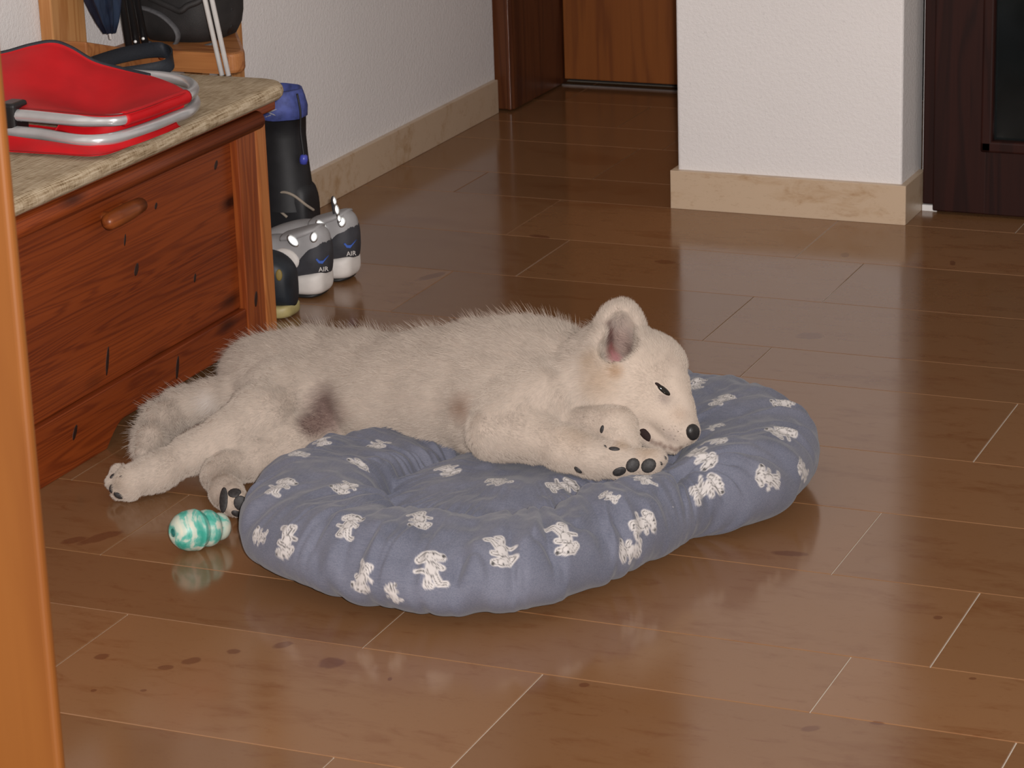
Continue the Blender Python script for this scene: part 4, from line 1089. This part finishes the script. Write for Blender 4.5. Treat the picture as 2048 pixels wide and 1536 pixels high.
def sneaker(hx, hy, label, lift=.0):
    e = empty('sneaker', (hx-.13, hy, 0), label, 'shoe', 'pair of sneakers')
    H = (hx, hy, 0); ZS = 1.17; zs = lambda L: dens([(a_, b_*1.06, c_*ZS, d_*ZS, e_) for a_, b_, c_, d_, e_ in L])
    sole = shoe_loft('sole', zs([(0.0, .018, .020, .040, .6), (.006, .028, .008, .046, .6), (.03, .037, .004, .043, .55), (.09, .036, .004, .036, .55), (.15, .042, .004, .032, .5), (.21, .045, .004, .030, .5), (.262, .036, .007, .032, .6), (.283, .015, .016, .030, .7)]), M['shoe_white'], e, H)
    shoe_loft('outsole', dens([(.012, .022, .003, .011, .6), (.03, .034, .0005, .0085, .5), (.09, .034, .0005, .0075, .5), (.15, .040, .0005, .0075, .5), (.22, .043, .0005, .0075, .5), (.265, .034, .004, .011, .6)]), M['shoe_black'], e, H)
    shoe_loft('heel_guard', zs([(.055, .0375, .006, .022, .5), (.075, .0385, .006, .026, .5), (.11, .039, .006, .024, .5), (.13, .039, .006, .018, .5)]), M['mud'], e, H)
    up_ = shoe_loft('upper', zs([(-.004, .012, .042, .096, .8), (.003, .025, .040, .110, .75), (.018, .0325, .036, .116, .7), (.045, .0350, .034, .110, .7), (.08, .035, .032, .098, .75), (.12, .036, .030, .094, .8), (.16, .039, .029, .084, .8), (.21, .042, .028, .066, .8), (.25, .036, .027, .056, .8), (.278, .015, .028, .044, .9)]), M['shoe_lite'], e, H)
    hc_ = shoe_loft('heel_counter', zs([(-.0056, .0125, .041, .090, .8), (.002, .0265, .039, .101, .72), (.018, .0345, .036, .098, .68), (.036, .0372, .034, .080, .68), (.052, .0378, .033, .058, .7), (.075, .0372, .033, .048, .7)]), M['shoe_navy'], e, H)
    shoe_loft('toe_cap', zs([(.105, .0385, .031, .070, .75), (.13, .0392, .030, .070, .75), (.17, .0415, .029, .062, .8), (.21, .0438, .028, .052, .8), (.25, .0372, .027, .046, .8)]), M['shoe_navy'], e, H)
    shoe_loft('collar', zs([(.012, .020, .108, .1185, .9), (.03, .0315, .101, .1160, .8), (.06, .0325, .092, .1085, .8), (.085, .027, .088, .1020, .9)]), M['shoe_lite'], e, H)
    # opening of the shoe, dark lining
    sd = np.array([0, -1, .12])
    for (s_, z_, R, mat, nm, an) in ((.066, .078, (.027, .019), M['shoe_white'], 'side_panel', .35),):
        patch(nm, np.array([hx-s_, hy-.0415, z_]), (.12, -1, .12), (-1, 0, an), R, mat, e, 20, .0035)
    q = np.array([hx-.050, hy-.0395, .114]); patch('reflector', q, FLASH_DIR(q), (1, 0, -.9), (.0145, .0085), M['reflect'], e)
    q = np.array([hx-.010, hy-.031, .122]); patch('reflector', q, FLASH_DIR(q), (.2, 0, 1), (.0105, .0078), M['reflect'], e)
    # emblem and lettering low on the heel
    q = np.array([hx+.0030, hy-.0290, .078]); r_ = np.array([.78, .62, 0]); u2 = np.array([-.1, 0, 1.])
    Pt = [(-.010, .002), (-.006, -.004), (.000, -.0052), (.0125, .006), (.002, -.001), (-.004, -.0008), (-.0075, .003)]
    n_ = np.cross(r_, u2); n_ /= np.linalg.norm(n_); V = [q+r_*a*1.15+u2*b*1.3+n_*.0018 for a, b in Pt]+[q+r_*a*1.15+u2*b*1.3-n_*.002 for a, b in Pt]; m7 = len(Pt)
    Fc = [tuple(range(m7)), tuple(range(2*m7-1, m7-1, -1))]+[(i, (i+1) % m7, m7+(i+1) % m7, m7+i) for i in range(m7)]
    mesh('emblem', V, Fc, M['logo_blue'], hc_)
    lettering('AIR', .0125, q+u2*-.0215+n_*.0018, r_, u2, M['shoe_white'], hc_)
    return e
sneaker(-2.334, 4.474, 'charcoal and white sneaker standing beside the dark yellow soled shoe')
e2 = sneaker(-2.333, 4.590, 'charcoal and white sneaker with shining pull tab, farther from the bench')
q = np.array([-2.351, 4.556, .146])
for dz, R in ((.0, (.011, .005)), (.017, (.009, .0042)), (-.017, (.008, .0046))):
    qq = q+np.array([.004*dz/.017*-1, 0, dz]); patch('pull_tab', qq, FLASH_DIR(qq), (-.15, 0, 1), R, M['reflect'], e2)
tube('tab_loop', spline([(-2.350, 4.562, .116), (-2.353, 4.561, .143), (-2.361, 4.562, .168), (-2.364, 4.569, .143), (-2.362, 4.574, .120)], 5), .0035, M['shoe_navy'], e2, 8)
# dark shoe with yellowish sole, half hidden by the bench
e = empty('leather_shoe', (-2.45, 4.330, 0), 'dark navy shoe with yellowish sole behind bench corner', 'shoe')
H = (-2.331, 4.330, 0)
M['ysole'] = flat('yellowish_rubber', (.36, .30, .13), .5, var=.15); M['navy_leather'] = flat('dark_navy_leather', (.010, .014, .020), .5, var=.3)
shoe_loft('sole', dens([(0, .016, .010, .024, .6), (.006, .028, .003, .028, .55), (.03, .037, .0005, .026, .5), (.09, .036, .0005, .022, .5), (.16, .043, .0005, .021, .5), (.22, .045, .0005, .021, .5), (.27, .034, .004, .024, .6), (.288, .012, .010, .022, .7)]), M['ysole'], e, H)
shoe_loft('upper', dens([(.000, .014, .022, .085, .7), (.006, .027, .020, .100, .65), (.03, .0355, .020, .118, .65), (.07, .0355, .019, .124, .7), (.11, .036, .018, .112, .75), (.16, .041, .017, .090, .8), (.22, .043, .017, .062, .8), (.265, .033, .017, .050, .8), (.284, .012, .018, .034, .9)]), M['navy_leather'], e, H)
patch('tag', np.array([H[0]-.012, H[1]-.0335, .088]), (.35, -1, .1), (0, 0, 1), (.011, .006), flat('ochre_label', (.22, .15, .03), .6), e, 12)
# tall lined boots with blue cuff
M['boot'] = flat('black_boot_nylon', (.009, .009, .011), .55, var=.3); M['cuff'] = flat('blue_boot_cuff', (.055, .075, .26), .65, var=.35, scale=60); M['cord'] = flat('grey_cord', (.30, .25, .20), .7)
def boot(bx, by, label, first=True):
    e = empty('snow_boot', (bx-.1, by, 0), label, 'boot')
    H = (bx, by, 0)
    shoe_loft('sole', dens([(0, .018, .003, .030, .6), (.01, .034, .0005, .032, .5), (.09, .036, .0005, .028, .5), (.17, .044, .0005, .028, .5), (.23, .042, .003, .030, .55), (.262, .016, .010, .03, .7)]), M['shoe_black'], e, H)
    shoe_loft('foot', dens([(.000, .016, .028, .11, .7), (.008, .034, .026, .15, .65), (.05, .040, .026, .165, .65), (.11, .041, .026, .15, .7), (.17, .044, .025, .105, .8), (.225, .040, .025, .075, .8), (.256, .016, .026, .05, .9)]), M['boot'], e, H)
    V, Fc = [], []; n = 32
    R_ = [(.10, .050, .062), (.15, .046, .056), (.20, .044, .052), (.245, .045, .050), (.282, .047, .051), (.284, .050, .054), (.305, .0515, .056), (.325, .048, .054), (.338, .044, .051), (.341, .040, .047), (.325, .037, .044)]
    for (z, ry_, rx_) in R_:
        for k in range(n):
            th = 2*math.pi*k/n; w_ = 1+.035*math.sin(th*7+z*60)*(z > .28)
            V.append((bx-.062-(z-.1)*.02+rx_*math.cos(th)*w_, by+ry_*math.sin(th)*w_, z))
    def ringfaces(a, b): return [(i*n+k, i*n+(k+1) % n, (i+1)*n+(k+1) % n, (i+1)*n+k) for i in range(a, b) for k in range(n)]
    Va = V[:6*n]; mesh('shaft', Va, ringfaces(0, 5), M['boot'], e, True)
    Vb = V[4*n:]; cf = mesh('cuff', Vb, [(i*n+k, i*n+(k+1) % n, (i+1)*n+(k+1) % n, (i+1)*n+k) for i in range(6) for k in range(n)], M['cuff'], e, True)
    for z in (.305, .300, .311): pass
    for j in range(3):
        patch('cuff_print', np.array([bx-.062+.004*j, by-.0505-.001*j, .300+.005*(j-1)]), (.1*j, -1, 0), (1, 0, .4*(-1)**j), (.011, .0011), M['shoe_lite'], cf, 8, .0006)
    if first:
        cx = bx-.062+.052
        dc = tube('draw_cord', spline([(cx-.004, by-.020, .335), (cx+.002, by-.022, .30), (cx, by-.022, .26), (cx+.004, by-.024, .225), (cx+.006, by-.026, .205)], 5), .0022, M['boot'], e, 8)
        lathe('cord_stopper', [(0, .002), (.002, .0075), (.010, .0085), (.018, .007), (.020, .002)], (cx+.004, by-.026, .196), (.2, -.1, 1), flat('blue_cord_stopper', (.06, .075, .42), .35), dc, 14)
        tube('ankle_cord', spline([(bx-.075, by-.0395, .125), (bx-.05, by-.043, .140), (bx-.025, by-.042, .136), (bx-.004, by-.030, .115), (bx+.004, by-.012, .10)], 5), .0028, M['cord'], e, 8)
        tube('ankle_cord', spline([(bx-.072, by-.041, .122), (bx-.058, by-.043, .105), (bx-.04, by-.0425, .09)], 5), .0028, M['cord'], e, 8)
    return e
boot(-2.482, 4.715, 'tall black snow boot with blue gathered cuff behind the sneakers')

# ================================================================= RUBBER TOY on the floor
def toyp(x, y, z): return PZ(x, y, z)
t = NT('marbled_teal_rubber'); co = t.coord(); n1 = t.noise(co, 20, 3, .5, 1.8); n2 = t.noise(co, 130, 3)
col = t.ramp(t.math('ADD', t.math('MULTIPLY', n1, .85), t.math('MULTIPLY', n2, .15)), [(.36, (.040, .30, .23)), (.45, (.12, .38, .31)), (.51, (.42, .50, .42)), (.66, (.58, .54, .43))])
M['toy'] = t.base(col, .42, spec=.4); M['toy_in'] = flat('teal_recess', (.02, .14, .12), .5)
a = toyp(362, 1058, .029); b = toyp(437, 1046, .0195)
ax_ = b-a; L_ = .070; ax_ = ax_/np.linalg.norm(ax_)
view = (CC-a)/np.linalg.norm(CC-a); hz = np.array([view[0], view[1], 0]); hz /= np.linalg.norm(hz)
ax_ = np.array([ER[0], ER[1], 0])*.82-hz*.57; ax_ /= np.linalg.norm(ax_); ax_[2] = -.135; ax_ /= np.linalg.norm(ax_)
c0 = toyp(380, 1061, .0305)
toy = empty('rubber_toy', (c0[0], c0[1], 0), 'teal and white marbled rubber chew toy on floor beside cushion', 'toy')
prof = [(-.0285, .0045), (-.0285, .0062), (-.0295, .0085), (-.0290, .0115), (-.0255, .0175), (-.018, .0245), (-.008, .0288), (.003, .0303), (.0085, .0300), (.009, .0306), (.0105, .0300), (.0145, .0285), (.0185, .0255), (.0200, .0245),
        (.0215, .0252), (.025, .0268), (.030, .0274), (.036, .0262), (.041, .0228), (.0425, .0205), (.0435, .0198), (.046, .0202), (.051, .0203), (.056, .0190), (.061, .0150), (.064, .0090), (.065, .0005)]
body_t = lathe('toy_body', prof, c0, ax_, M['toy'], toy, 40)
lathe('filling_hole', [(-.0290, .0046), (-.0286, .0062), (-.0240, .0052), (-.0150, .0040), (-.0150, .0002)], c0, ax_, M['toy_in'], toy, 24)

# dark knots in the bench front
M['knot'] = flat('dark_pine_knot', (.020, .006, .003), .5, var=.4, scale=200)
for (px, py, X_, R, par, a_) in ((273, 539, BX-.014, (.011, .006), fpan, .7), (390, 556, BX-.014, (.008, .004), fpan, 1), (215, 722, BX-.014, (.024, .0045), fpan, 1.4), (432, 330, BX-.014, (.009, .005), fpan, .5),
                              (312, 412, BX-.014, (.006, .004), fpan, .5), (250, 480, BX-.014, (.010, .003), fpan, 1.3), (355, 735, BX-.003, (.020, .005), fpl, 1.4), (150, 865, BX-.003, (.013, .005), fpl, .6), (512, 598, BX, (.014, .0055), fst, 2.)):
    p_ = PXc(px, py, X_); patch('knot', p_+np.array([.00005, 0, 0]), (1, 0, 0), (0, .4, a_), R, M['knot'], par, 14, .0003)
